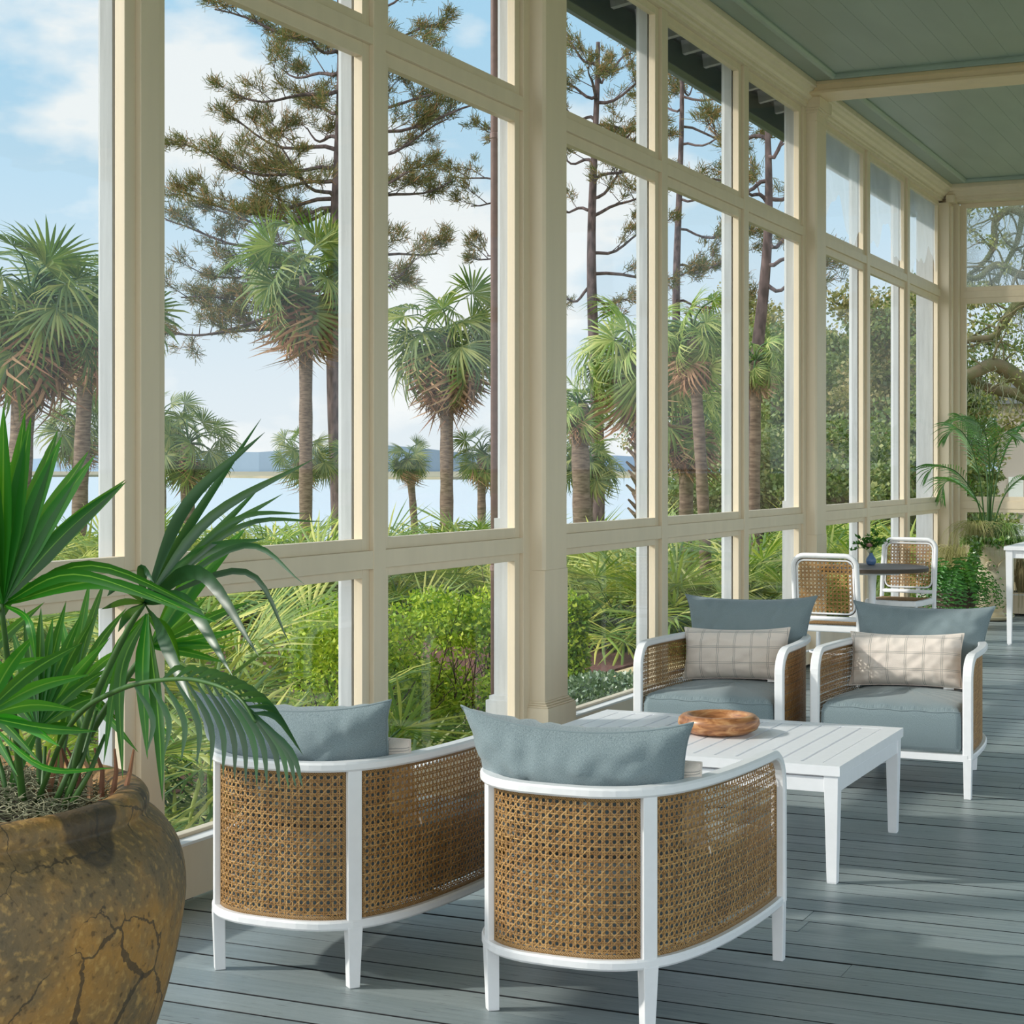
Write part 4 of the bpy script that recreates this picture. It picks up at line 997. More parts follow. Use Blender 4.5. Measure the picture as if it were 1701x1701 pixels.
def scatter(n, pxr, tr):
    for k in range(n):
        x, y = gp(rng.uniform(*pxr), rng.uniform(*tr)); a = rng.uniform(0, 6.28); s_ = rng.uniform(.75, 1.15); c_, q = math.cos(a), math.sin(a); Rm = np.array([[c_, -q, 0], [q, c_, 0], [0, 0, 1]])
        pg, ps = proto[k % 5]
        for V, Q, U in [(np.concatenate(pg.V), np.concatenate(pg.Q), np.concatenate(pg.U))]: g.put(V, Q, Rm, (x, y, G0), U, s_)
        for V, Q in [(np.concatenate(ps.V), np.concatenate(ps.Q))]: st.put(V, Q, Rm, (x, y, G0), None, s_)
scatter(60, (-60, 600), (21, 27)); scatter(46, (600, 1100), (22, 30)); scatter(26, (930, 1420), (19, 26)); scatter(16, (-80, 420), (11, 18)); scatter(16, (1350, 1560), (24, 34))
tk = g.obj('palmetto_thicket', 'palmetto_leaf'); tag(tk, 'dense thicket of saw palmetto covering the ground before the water', 'palmetto thicket', kind='stuff')
s_ = st.obj('frond_stems', 'stem_green', tk); s_['kind'] = 'stuff'
# ---- leafy shapes
def leaves(n, centres, size, rng, bag, shell=.5, aspect=.45, droop=0.0, up=.3):
    """n small leaves scattered in ellipsoids (x, y, z, rx, ry, rz)"""
    R = np.random.RandomState(rng.randrange(10**6)); C_ = np.array(centres, float); w_ = C_[:, 3]*C_[:, 4]*C_[:, 5]; w_ = w_**.7; idx = R.choice(len(C_), n, p=w_/w_.sum()); c = C_[idx]
    d = R.normal(size=(n, 3)); d /= np.linalg.norm(d, axis=1)[:, None]; r_ = R.uniform(shell, 1, n)**.6
    p = c[:, :3]+d*c[:, 3:]*r_[:, None]
    a = R.normal(size=(n, 3))+d*.8; a[:, 2] -= droop; a /= np.linalg.norm(a, axis=1)[:, None]
    b = np.cross(a, R.normal(size=(n, 3))+np.array((0, 0, up*3))); b /= np.linalg.norm(b, axis=1)[:, None]
    L = size*R.uniform(.6, 1.3, n)[:, None]
    V = np.stack([p, p+a*L*.5+b*L*aspect/2, p+a*L, p+a*L*.5-b*L*aspect/2], 1).reshape(-1, 3)
    bag.put(V, np.arange(4*n).reshape(-1, 4))
def branchy(m_, p, d, L, r_, depth, rng, tips, curve=.35, n=6, k=3, spread=.8, minz=None, flat=0):
    pts = [Vector(p)]; d = Vector(d).normalized()
    for i in range(n):
        d = (d+Vector((rng.uniform(-1, 1), rng.uniform(-1, 1), rng.uniform(-1, 1)*(1-flat)))*curve*.45).normalized(); pts.append(pts[-1]+d*L/n)
    m_.tube(pts, r_, 7 if depth > 1 else 5, r_*.55)
    if depth == 0: tips.append((pts[-1], d)); tips.append((pts[n//2], d)); return
    for j in range(k):
        i = rng.randint(max(1, n//3), n) if j else n
        nd = (d+Vector((rng.uniform(-1, 1), rng.uniform(-1, 1), rng.uniform(-.6, .8)*(1-flat)))*spread).normalized()
        branchy(m_, pts[i], nd, L*rng.uniform(.5, .75), r_*.52, depth-1, rng, tips, curve, n, k, spread, minz, flat)
# bright green bush
rng = random.Random(5)
bx, by = gp(712, 10.6); root = empty('shrub', (bx, by, G0), 0, 'bright yellow green bush filling the lower pane left of the central post', 'bush')
m_ = MB(); tips = []
for k in range(16):
    a = k*.9; branchy(m_, (math.cos(a)*.12, math.sin(a)*.12, 0), (math.cos(a)*.5, math.sin(a)*.5, 1.3), .7, .011, 2, rng, tips, .3, 5, 3, .6)
m_.build('stems', 'stem_brown', root)
b_ = Bag(); cs = []
for k in range(46):
    a = rng.uniform(0, 6.28); r_ = rng.uniform(.0, .62)**.8; z = rng.uniform(.25, 1.16); r_ *= (1.15-.5*max(0, z-.7)); cs.append((math.cos(a)*r_, math.sin(a)*r_, z, .20, .20, .17))
leaves(30000, cs, .034, rng, b_, .1, .5); b_.obj('foliage', 'bush_leaf', root)
x, y = gp(598, 9.9); root = empty('shrub', (x, y, G0), 0, 'smaller bright bush behind the second lower pane, left of the larger one', 'bush')
b_ = Bag(); cs = [(rng.uniform(-.35, .35), rng.uniform(-.35, .35), rng.uniform(.3, 1.15), .18, .18, .16) for _ in range(22)]; leaves(12000, cs, .034, rng, b_, .1, .5); b_.obj('foliage', 'bush_leaf', root)
m_ = MB(); tips = []
for k in range(7): branchy(m_, (0, 0, 0), (rng.uniform(-.5, .5), rng.uniform(-.5, .5), 1.2), .6, .01, 1, rng, tips, .3, 5, 3, .6)
m_.build('stems', 'stem_brown', root)
x, y = gp(952, 14.2); b_ = Bag(); leaves(5000, [(x, y, G0+.15+.12*k, .13, .13, .12) for k in range(7)], .05, rng, b_, .1, .5)
o = b_.obj('shrub', 'bush_leaf'); tag(o, 'narrow bright shrub right beside the central post', 'bush')
x, y = gp(1005, 12.0); b_ = Bag(); leaves(20000, [(x, y, G0+.1, .62, .95, .50)], .036, rng, b_, .75, .6); leaves(6000, [(x, y, G0+.1, .55, .85, .43)], .05, rng, b_, .6, .8)
o = b_.obj('clipped_shrub', 'low_shrub_leaf'); tag(o, 'low rounded clipped shrub at the base of the window by the coffee table', 'bush')
# ---- pines
def pine(label, px, t, base_w, top_y, limbs, seed, clump=.55, ncl=9, lean_px=0, mat_='pine_needle', needle=.20, fat=1.0):
    rng = random.Random(seed); x, y = gp(px, t); root = empty('pine_tree', (x, y, G0), 0, label, 'pine tree'); s_ = t/F
    ht = H-(top_y-HY)*s_-G0; m_ = MB(); n = 18; rtv = Vector((rt[0], rt[1], 0)); fwv = Vector((fw[0], fw[1], 0))
    def trunk(z): q = z/ht; return rtv*(lean_px*s_*q**1.5+.10*math.sin(q*7+seed))
    pts = [trunk(ht*i/n)+Vector((0, 0, ht*i/n)) for i in range(n+1)]
    m_.tube(pts, [base_w*s_/2*(1-.72*(i/n)**1.2) for i in range(n+1)], 12); m_.build('trunk', 'trunk_pine', root, True)
    br = MB(); nd = []
    for (yy_, dx, dz, dep) in limbs:      # limb leaves the trunk at pixel height yy_, spans dx, rises dz pixels
        z = H-(yy_-HY)*s_-G0; p0 = trunk(z)+Vector((0, 0, z)); L = Vector(rtv*dx*s_+fwv*dep+Vector((0, 0, dz*s_))); nn = 8; P = [p0]; wob = rng.uniform(0, 6)
        for i in range(1, nn+1):
            f = i/nn; P.append(p0+L*f+Vector((0, 0, -.16*L.length*math.sin(f*PI)*.5+.12*math.sin(f*7+wob)))+fwv*.15*math.sin(f*5+wob))
        r0 = max(.03, base_w*s_*.13); br.tube(P, r0, 7, .018)
        ntw = max(3, int(L.length*ncl/4.4))
        for j in range(ntw):
            f = .22+.78*(j+rng.random())/ntw; i = min(nn-1, int(f*nn)); q = P[i].lerp(P[i+1], f*nn-i)
            d = (L.normalized()*.7+Vector((rng.uniform(-1, 1), rng.uniform(-1, 1), rng.uniform(-.2, .7)))).normalized(); l = rng.uniform(.35, 1.0)*(1.3-.5*f)*clump*1.6
            e = [q, q+d*l*.5+Vector((0, 0, .05)), q+d*l+Vector((0, 0, .16*l))]; br.tube(e, .016, 4, .006)
            nd.append((e[2], d)); nd.append((e[1]+Vector((0, 0, .06)), d))
            for _ in range(3):
                d2 = (d+Vector((rng.uniform(-1, 1), rng.uniform(-1, 1), rng.uniform(-.3, .7)))*.9).normalized(); q2 = e[1].lerp(e[2], rng.random()); e2 = q2+d2*l*.5; br.tube([q2, e2], .009, 3, .005); nd.append((e2, d2))
    br.build('branches', 'trunk_pine', root)
    R = np.random.RandomState(seed); nn = int(38*fat); A = np.repeat(np.array([list(p) for p, d in nd]), nn, 0); D = np.repeat(np.array([list(d) for p, d in nd]), nn, 0); m = len(A)
    dr = D*.9+R.normal(size=(m, 3))*.75+np.array((0, 0, .35)); dr /= np.linalg.norm(dr, axis=1)[:, None]; sd_ = np.cross(dr, R.normal(size=(m, 3))); sd_ /= np.linalg.norm(sd_, axis=1)[:, None]
    A = A+R.normal(size=(m, 3))*.055*clump/.5; L_ = needle*R.uniform(.6, 1.2, m)[:, None]; w_ = .017*t/45
    V = np.stack([A-sd_*w_/2, A+sd_*w_/2, A+dr*L_+sd_*w_/3, A+dr*L_-sd_*w_/3], 1).reshape(-1, 3)
    arr('needles', V, np.arange(4*m).reshape(-1, 4), mat_, root); return root
pine('tall spreading pine with long limbs in the second and third panes', 560, 45, 30, -60,
     [(-20, -120, 20, 0), (30, -160, 60, .6), (60, -200, 30, -1), (120, -110, 30, 1.5), (150, -170, -10, -.5), (230, -60, 25, 1), (250, -190, 60, .5), (280, -240, 20, -1), (300, -170, 20, 1), (330, -270, 10, .5), (345, -200, -20, -1.2), (330, -80, 60, -2), (390, -285, 20, .3), (350, -140, 20, 2.0), (420, -160, -30, 0), (470, -260, -20, .4), (490, -290, -60, -.6), (450, -230, 10, 1), (520, -280, -20, 1),
      (20, 120, 40, 0), (60, 170, 30, .7), (130, 110, 40, -1), (170, 200, 30, .5), (210, 270, 50, 0), (260, 180, 70, 1), (300, 150, 10, -.8), (330, 190, 40, .5), (420, 170, 10, .3), (500, 90, 20, 0), (440, 120, -20, -1), (230, 60, 60, -2), (180, -70, 40, 2), (90, 60, 30, 2), (90, -60, 20, -2)], 2, .62, 11, needle=.24)
pine('pine with two thin limbs reaching in behind the brown downspout', 905, 47, 18, 60, [(300, -150, 20, .5), (330, -120, -10, -.6), (430, -130, 10, 0), (450, -100, 30, .7), (640, -100, 20, 0), (250, -90, 40, 0), (520, -90, 0, .5)], 5, .5, 9)
pine('pine with bare lower limbs right of the central post', 988, 52, 24, 70, [(110, -60, 50, 0), (120, 60, 40, .5), (160, -70, 30, 0), (170, 110, 50, -1), (200, -60, 30, .5), (210, 120, 20, .5), (250, 70, 30, 0), (270, -60, 20, .5), (300, 110, 60, 0), (330, 80, 90, .6), (350, -60, 10, 0), (360, 120, 70, -.4), (420, 110, 50, .5), (455, 200, 20, 0), (480, -50, -20, 0), (490, 70, -10, .4), (130, 20, 40, 2), (160, -20, 30, -2)], 7, .6, 10)
pine('pine canopy across the top panes of the second bay', 1128, 60, 18, 40, [(90, -60, 20, 0), (120, 80, 30, .5), (160, 130, 10, -1), (180, -60, 20, 1), (210, 150, -10, .5), (240, 90, 20, -1), (280, -50, 20, .5), (330, 110, 30, 0), (380, 120, 0, .4), (440, 110, 20, 1), (500, 100, 0, -.6), (470, -20, 10, 2), (150, 30, 30, 2)], 8, .75, 10, fat=1.3)
pine('leaning thick trunked pine in the third pane of the second bay', 1252, 33, 30, 170, [(330, 90, 60, .4), (340, -60, 50, -.5), (260, 60, 70, 0), (230, -90, 20, .8), (300, -110, -10, -.4), (400, 60, 10, .6), (440, 90, 20, -.6), (470, 70, 0, 0)], 9, .5, 9, lean_px=24)
#==PART5== woods, live oak, house beyond the end windows
def leafy_tree(label, px, t, ht, spread, seed, matn, trunk_r=.2, z0=.25, size=.13, n=15000, name='leafy_tree', cat='tree', group='trees in the woods behind the far bays', base=G0, bark='trunk_oak'):
    rng = random.Random(seed); x, y = gp(px, t); root = empty(name, (x, y, base), 0, label, cat, group)
    m_ = MB(); tips = []; L = ht*.55; pts = [(0, 0, -.2), (.1, 0, ht*.25), (-.1, .1, ht*.5), (.1, -.1, ht*.78)]
    m_.tube(spline(pts, 5), trunk_r, 10, trunk_r*.35)
    for k in range(9):
        z = ht*(z0+.6*k/9); a = k*2.4+seed; branchy(m_, (0, 0, z), (math.cos(a), math.sin(a), .35), spread*rng.uniform(.6, 1.0), trunk_r*.4, 1, rng, tips, .4, 4, 3, .8)
    m_.build('trunk', bark, root, True)
    cs = []
    for p, d in tips: s_ = spread*rng.uniform(.16, .34); cs.append((p.x, p.y, p.z, s_, s_, s_*.6))
    for k in range(10): a = rng.uniform(0, 6.3); r_ = rng.uniform(0, spread*.5); s_ = spread*rng.uniform(.2, .36); cs.append((math.cos(a)*r_, math.sin(a)*r_, ht*rng.uniform(z0+.2, .98), s_, s_, s_*.6))
    b_ = Bag(); leaves(n, cs, size, rng, b_, .1, .7); b_.obj('foliage', matn, root); return root
for a in (('olive leafed tree behind the leaning pine', 1225, 62, 8.2, 2.8, 1, 'wood_leaf_olive'), ('broad dark tree filling the third pane of the second bay', 1290, 55, 6.6, 2.8, 2, 'wood_leaf'),
          ('bushy tree low behind the second big post', 1345, 60, 6.8, 3.0, 3, 'wood_leaf_olive'), ('olive tree in the first pane of the third bay', 1398, 58, 6.4, 2.6, 4, 'wood_leaf_olive'),
          ('dark green tree in the middle pane of the third bay', 1462, 50, 6.8, 2.8, 5, 'wood_leaf'), ('dense olive tree in the last pane of the third bay', 1512, 48, 7.4, 2.3, 6, 'wood_leaf_olive'),
          ('small dark tree beside the corner post', 1552, 44, 5.2, 1.2, 7, 'wood_leaf'), ('distant tree in the middle pane of the second bay', 1185, 85, 7, 3.0, 8, 'wood_leaf_olive'),
          ('distant dark tree between the pines of the second bay', 1245, 90, 9.5, 4.0, 9, 'wood_leaf'), ('distant tree behind the first pane of the third bay', 1420, 85, 8, 3.4, 10, 'wood_leaf_olive'), ('distant tree behind the last panes of the third bay', 1500, 80, 9.5, 3.2, 11, 'wood_leaf')):
    leafy_tree(*a)
for a in (('low dark thicket tree at the foot of the third pane of the second bay', 1285, 36, 3.4, 2.0, 21, 'wood_leaf'), ('low shrubby tree behind the third bay, left', 1395, 34, 2.9, 1.6, 22, 'wood_leaf'), ('low shrubby tree behind the third bay, middle', 1465, 33, 2.8, 1.5, 23, 'wood_leaf'), ('low shrubby tree behind the third bay, right', 1522, 32, 2.9, 1.0, 24, 'wood_leaf'),
          ('round dark shrub by the sandy gap in the second bay', 1222, 34, 2.6, 1.5, 25, 'wood_leaf')):
    leafy_tree(*a, trunk_r=.08, z0=.05, size=.10, n=9000, name='shrub', cat='bush', group='low shrubs in front of the woods')
leafy_tree('green tree beyond the live oak limbs in the end window', 1632, 60, 5.0, 1.5, 31, 'low_shrub_leaf', z0=.1, n=9000, size=.12, group='trees beyond the end windows')
leafy_tree('pale hazy tree above the brick house in the end window', 1690, 95, 7.5, 3.0, 32, 'oak_leaf', z0=.2, n=8000, size=.18, group='trees beyond the end windows')
leafy_tree('small tree left of the brick house in the end window', 1604, 48, 3.4, .9, 33, 'wood_leaf', z0=.05, n=7000, size=.10, group='trees beyond the end windows')
# live oak with hanging moss
x, y = gp(1790, 31); root = empty('live_oak', (x, y, G0), 0, 'old live oak with crooked mossy limbs and hanging moss outside the end window', 'oak tree')
rng = random.Random(12); m_ = MB(); tips = []; O = Vector((x, y, G0)); limbs = []
m_.tube(spline([(0, 0, -.2), (.1, 0, 1.2), (-.1, .2, 2.6), (-.3, .2, 4.2), (-.4, .2, 6)], 6), .55, 14, .3)
def limb(pp, r0, r1):
    P = spline([at(px, py, t)-O for px, py, t in pp], 7); m_.tube(P, r0, 9, r1); limbs.append(P); return P
limb([(1775, 700, 31), (1720, 655, 30.6), (1680, 620, 30.4), (1650, 606, 30.2), (1620, 618, 30), (1585, 632, 29.8), (1540, 640, 29.5)], .17, .07)
limb([(1775, 720, 31), (1730, 678, 31.4), (1690, 655, 31.6), (1650, 648, 31.6), (1625, 636, 31.4), (1598, 625, 31.2), (1560, 600, 31)], .13, .05)
limb([(1780, 640, 31), (1740, 560, 30.6), (1712, 510, 30.5), (1690, 505, 30.4), (1665, 540, 30.3), (1648, 560, 30.2), (1610, 565, 30.1), (1570, 590, 30)], .12, .04)
limb([(1770, 560, 31), (1730, 470, 31), (1690, 455, 31), (1655, 440, 31), (1622, 462, 31), (1585, 450, 31)], .10, .04)
limb([(1780, 500, 31), (1735, 400, 31.5), (1690, 350, 31.5), (1655, 365, 31.5), (1650, 410, 31.5), (1630, 440, 31.5), (1590, 470, 31.5)], .10, .03)
limb([(1770, 420, 31), (1710, 330, 32), (1650, 325, 32), (1610, 350, 32), (1570, 400, 32)], .09, .03)
limb([(1700, 350, 31.5), (1690, 400, 31.6), (1670, 440, 31.6), (1655, 470, 31.6)], .06, .03)
for P in limbs:
    for k in range(9):
        i = rng.randint(6, len(P)-1); branchy(m_, P[i], (rng.uniform(-1, .4), rng.uniform(-1, 1), rng.uniform(-.5, 1)), rng.uniform(.4, .9), .022, 2, rng, tips, .8, 5, 2, .9)
m_.build('trunk', 'trunk_oak', root, True)
b_ = Bag(); cs = [(p.x, p.y, p.z, .2, .2, .12) for p, d in tips if rng.random() < .2]; leaves(2600, cs, .075, rng, b_, .1, .5); b_.obj('foliage', 'oak_leaf', root)
b_ = Bag()
for P in limbs:
    for q in P[4::3]:
        for _ in range(3):
            L = rng.uniform(.15, .7); p = np.array(q)+np.array((rng.uniform(-.1, .1), rng.uniform(-.1, .1), 0)); pts = [p+np.array((rng.uniform(-.03, .03)*i, rng.uniform(-.03, .03)*i, -L*i/4)) for i in range(5)]
            V, Q = strip(pts, .022, .004); b_.put(V, Q)
b_.obj('hanging_moss', 'spanish_moss', root)
# brick house
hx_, hy_ = gp(1700, 52); house = empty('brick_house', (hx_, hy_, G0), 0, 'pink brick house with white window seen low through the end window', 'house')
m_ = MB(); m_.box(-.75, 9, 0, 6, 0, 3.9); m_.build('wall', 'brick', house)
m_ = MB(); m_.prism([(-1.0, 3.9), (9.3, 3.9), (7.5, 5.6), (.9, 5.6)], 1, -.4, 6.4); m_.build('roof', 'roof_grey', house)
for k in range(3):
    m_ = MB(); x0 = -.42+2.2*k; m_.box(x0, x0+.42, -.06, .02, .75, 1.75); m_.box(x0-.05, x0+.47, -.09, .02, .68, .75); wf = m_.build('window', 'white_paint', house)
m_ = MB(); m_.box(-.85, 9, -.03, .01, 0, .35); m_.build('plinth', 'white_paint', house)
poly_plate('drive', [(-14, 27), (30, 27), (30, 40), (-14, 36)], G0, G0+.01, 'sand')
#==PART6== potted plants
def blade(bag, pts, w_, fold=.25, face=None, n=9, prof=None):
    """leaf blade along a spline through pts, widest near .4, uv across and along"""
    P = spline(pts, max(3, n//(len(pts)-1))); m = len(P); V = []; U = []; Q = []
    for i, p in enumerate(P):
        t_ = i/(m-1); d = (P[min(i+1, m-1)]-P[max(i-1, 0)]).normalized(); f = Vector(face) if face else Vector((fw[0], fw[1], .25))*-1
        s_ = d.cross(f).normalized(); u = s_.cross(d)
        wd = w_*(min(1, .25+t_/.45) if t_ < .45 else max(.02, 1-((t_-.45)/.55)**1.7))
        V += [p-s_*wd/2, p-u*fold*wd*.6, p+s_*wd/2]; U += [(0, t_), (.5, t_), (1, t_)]
    for i in range(m-1): b = 3*i; Q += [(b, b+1, b+4, b+3), (b+1, b+2, b+5, b+4)]
    bag.put(np.array([tuple(v) for v in V]), np.array(Q), None, (0, 0, 0), np.array(U))
PX, PY = gp(-148, 3.0)
pot = empty('potted_palm', (PX, PY, 0), 0, 'fan palm with moss in a big weathered ochre earthenware jar at the left edge', 'potted palm')
PO = Vector((PX, PY, 0))
m_ = MB(); prof = [(.20, 0), (.235, .04), (.30, .17), (.36, .30), (.405, .42), (.438, .53), (.457, .63), (.461, .69), (.450, .745), (.425, .785), (.402, .805), (.396, .812), (.398, .822), (.396, .836), (.385, .848), (.365, .852), (.345, .846), (.330, .825), (.322, .80), (.315, .76)]
pp = spline([(r_, 0, z) for r_, z in prof], 3); m_.lathe([(p.x, p.z) for p in pp]+[(.001, .76)], 0, 0, 96); m_.build('jar', 'earthenware', pot, True)
m_ = MB(); m_.lathe([(.318, .74), (.318, .80), (.24, .815), (.1, .83), (.001, .835)], 0, 0, 32); m_.build('soil', 'soil', pot, True)
rng = random.Random(6); b_ = Bag()
for k in range(2600):
    a = rng.uniform(0, 6.3); r_ = .33*math.sqrt(rng.random()); p = np.array((math.cos(a)*r_, math.sin(a)*r_, .808+.045*(1-(r_/.33)**2)+rng.uniform(0, .022))); a2 = rng.uniform(0, 6.3); c_ = rng.uniform(.015, .045); pts = []
    for i in range(6): a2 += rng.uniform(-.9, 1.3); p = p+np.array((math.cos(a2)*c_*.35, math.sin(a2)*c_*.35, rng.uniform(-.006, .007))); pts.append(p)
    V, Q = strip(pts, .0022, .0014); b_.put(V, Q)
o = b_.obj('moss', 'moss', pot); o['kind'] = 'stuff'
def P3(x, y, t): return at(x, y, t)-PO
def fan(hub, tips, w_, matn, stem=None, sw=.008, face=None):
    """hub (px,py,t); tips list of (x, y, t[, via x, via y, via t, width])"""
    b_ = Bag(); h_ = P3(*hub)
    for tp in tips:
        e = P3(*tp[:3]); ww = w_
        if len(tp) >= 6: mid = P3(*tp[3:6]); ww = tp[6] if len(tp) > 6 else w_; pts = [h_, mid, e]
        else: pts = [h_, h_.lerp(e, .5)+Vector((0, 0, .012)), e]
        blade(b_, pts, ww*.80, face=face, n=12)
    o = b_.obj('frond', matn, pot)
    if stem:
        m_ = MB(); m_.tube(spline([P3(*s_) for s_ in stem]+[h_], 6), sw, 7, sw*.6); m_.build('frond_stem', 'stem_green', pot, True)
G1, G2 = 'pot_palm_leaf', 'pot_palm_glossy'
fan((2, 1003, 2.75), [(-90, 760, 2.6), (-60, 705, 2.62), (-28, 668, 2.64), (6, 672, 2.66), (42, 682, 2.7), (52, 690, 2.7), (97, 712, 2.74), (104, 722, 2.74), (148, 748, 2.78), (158, 756, 2.78), (208, 797, 2.8), (210, 800, 2.8)], .036, G1, [(40, 1350, 2.95), (22, 1180, 2.85)], .007)
fan((4, 1004, 2.77), [(366, 1036, 2.55, 170, 968, 2.62, .026), (352, 1020, 2.56, 150, 940, 2.64, .022), (300, 1010, 2.5, 120, 955, 2.6, .026), (-60, 1180, 2.6, -40, 1080, 2.6, .03), (60, 1100, 2.6, 45, 1030, 2.6, .02), (-90, 1050, 2.7), (-80, 950, 2.7)], .026, G1)
fan((240, 1002, 2.86), [(434, 695, 3.1, 318, 868, 2.98, .020), (440, 718, 3.05, 312, 836, 2.95, .026), (522, 762, 3.0, 352, 858, 2.92, .022), (437, 804, 3.1, 350, 892, 3.0, .018), (470, 820, 3.05, 360, 888, 2.95, .018), (512, 852, 3.0, 385, 866, 2.95, .013), (540, 866, 3.0, 400, 874, 2.92, .012), (442, 894, 2.9, 335, 918, 2.9, .026), (506, 971, 2.8, 405, 906, 2.86, .014), (484, 1074, 2.8, 408, 950, 2.86, .014),
     (430, 1090, 2.62, 332, 952, 2.74, .032), (386, 1122, 2.6, 308, 1000, 2.72, .034), (322, 1178, 2.58, 268, 1055, 2.7, .034), (256, 968, 2.75, 236, 945, 2.8, .02), (178, 990, 2.78, 200, 972, 2.8, .02), (168, 1012, 2.75, 205, 1000, 2.8, .018), (196, 1050, 2.78, 212, 1022, 2.8, .018)], .026, G2, [(110, 1330, 3.0), (150, 1180, 2.95), (205, 1060, 2.9)], .007)
fan((244, 1020, 2.98), [(245, 1262, 2.9, 236, 1120, 2.92, .030), (270, 1332, 2.85, 262, 1190, 2.9, .026), (204, 1295, 2.9, 200, 1120, 2.95, .026), (292, 1236, 2.9, 240, 1160, 2.95, .022), (172, 1270, 2.95, 195, 1120, 2.98, .022), (160, 1190, 3.0, 195, 1080, 3.0, .02), (300, 1100, 3.05, 275, 1050, 3.0, .03)], .026, G1)
fan((250, 1075, 3.1), [(408, 878, 3.2, 330, 960, 3.15, .046), (375, 900, 3.2, 310, 975, 3.15, .04), (418, 998, 3.1, 340, 1030, 3.1, .024), (398, 1045, 3.1, 330, 1062, 3.1, .022), (372, 1100, 3.1, 315, 1085, 3.1, .02), (380, 1075, 3.1, 320, 1072, 3.1, .02), (345, 990, 3.2, 300, 1030, 3.15, .03)], .026, G1, [(95, 1340, 3.15), (150, 1220, 3.15), (215, 1120, 3.12)])
fan((62, 1212, 3.05), [(18, 1040, 3.1), (40, 1010, 3.1), (68, 1008, 3.12), (88, 1025, 3.12), (110, 998, 3.14), (136, 1018, 3.14), (158, 1022, 3.15), (182, 1060, 3.15), (180, 1110, 3.1), (-20, 1080, 3.1), (-40, 1120, 3.1), (196, 1150, 3.1), (160, 1230, 3.0), (10, 1330, 3.0)], .026, G1, [(70, 1350, 3.05)])
fan((-30, 1190, 2.7), [(60, 1052, 2.6), (136, 1068, 2.62), (-20, 1030, 2.7), (150, 1120, 2.7), (130, 1180, 2.72), (190, 1276, 2.55, 70, 1274, 2.6, .014), (165, 1215, 2.6, 70, 1210, 2.62, .022), (100, 1240, 2.6), (-80, 1100, 2.7)], .026, G1, [(-30, 1350, 2.8)])
fan((-70, 1150, 2.9), [(20, 960, 2.9), (60, 930, 2.95), (74, 1000, 2.95), (10, 900, 2.9), (-20, 900, 2.9), (30, 1290, 2.8), (70, 1270, 2.8), (100, 1090, 2.9)], .024, G1, [(-60, 1380, 2.9)])
fan((120, 1150, 3.25), [(150, 960, 3.3), (175, 960, 3.3), (210, 1010, 3.3), (100, 1020, 3.3), (225, 1070, 3.3), (60, 1060, 3.3), (235, 1130, 3.25), (200, 1200, 3.2), (230, 1250, 3.15), (90, 1300, 3.15), (150, 1280, 3.15)], .022, G1, [(90, 1330, 3.2)])
for hx0, hy0, tt in ((-110, 1040, 3.2), (-150, 900, 3.0), (-260, 980, 3.1)):
    fan((hx0, hy0, tt), [(hx0+230*math.cos(a), hy0-230*math.sin(a), tt+.1*math.sin(a*3)) for a in [math.radians(20+k*17) for k in range(14)]], .034, G1, [(-120, 1350, 3.0)])
# one feather leaf arching over the near chair
b_ = Bag(); rach = spline([P3(60, 1335, 2.95), P3(120, 1200, 2.8), P3(200, 1145, 2.65), P3(290, 1128, 2.52), P3(352, 1136, 2.42), P3(398, 1160, 2.36), P3(425, 1200, 2.34)], 8)
m_ = MB(); m_.tube(rach, .005, 6, .002); m_.build('frond_stem', 'stem_green', pot, True)
for k in range(14):
    i = 18+int(k*2.1); p = rach[min(i, len(rach)-1)]; t_ = k/13; L = .10+.04*math.sin(t_*PI)
    dn = Vector((rt[0], rt[1], 0))*(.02+.05*t_)+Vector((0, 0, -L)); blade(b_, [p, p+dn*.5+Vector((rt[0], rt[1], 0))*.018, p+dn], .0095, n=8)
    if k > 1: up = Vector((rt[0], rt[1], 0))*(.035+.02*t_)+Vector((fw[0], fw[1], 0))*.03+Vector((0, 0, .015-.05*t_)); blade(b_, [p, p+up*.6+Vector((0, 0, .012)), p+up*1.2-Vector((0, 0, .02))], .009, n=8)
b_.obj('feather_frond', G2, pot)
m_ = MB()
for sx_, sy_, ex, ey in ((20, 1370, -20, 1200), (60, 1365, 75, 1240), (85, 1350, 140, 1200), (105, 1345, 160, 1180), (45, 1370, 10, 1240), (120, 1335, 175, 1220)):
    m_.tube([P3(sx_, sy_, 2.95), P3((sx_+ex)/2+4, (sy_+ey)/2, 2.98), P3(ex, ey, 3.0)], .006, 6, .003)
m_.build('stalks', 'stem_green', pot, True)
m_ = MB()
for k in range(9):
    a = k*.7; p = P3(60+18*k, 1330, 3.05); m_.tube([p, p+Vector((.01*math.cos(a), .01, .05)), p+Vector((.03*math.cos(a), .0, .09))], .006, 5, .002)
m_.build('dead_stalks', 'dead_leaf', pot)
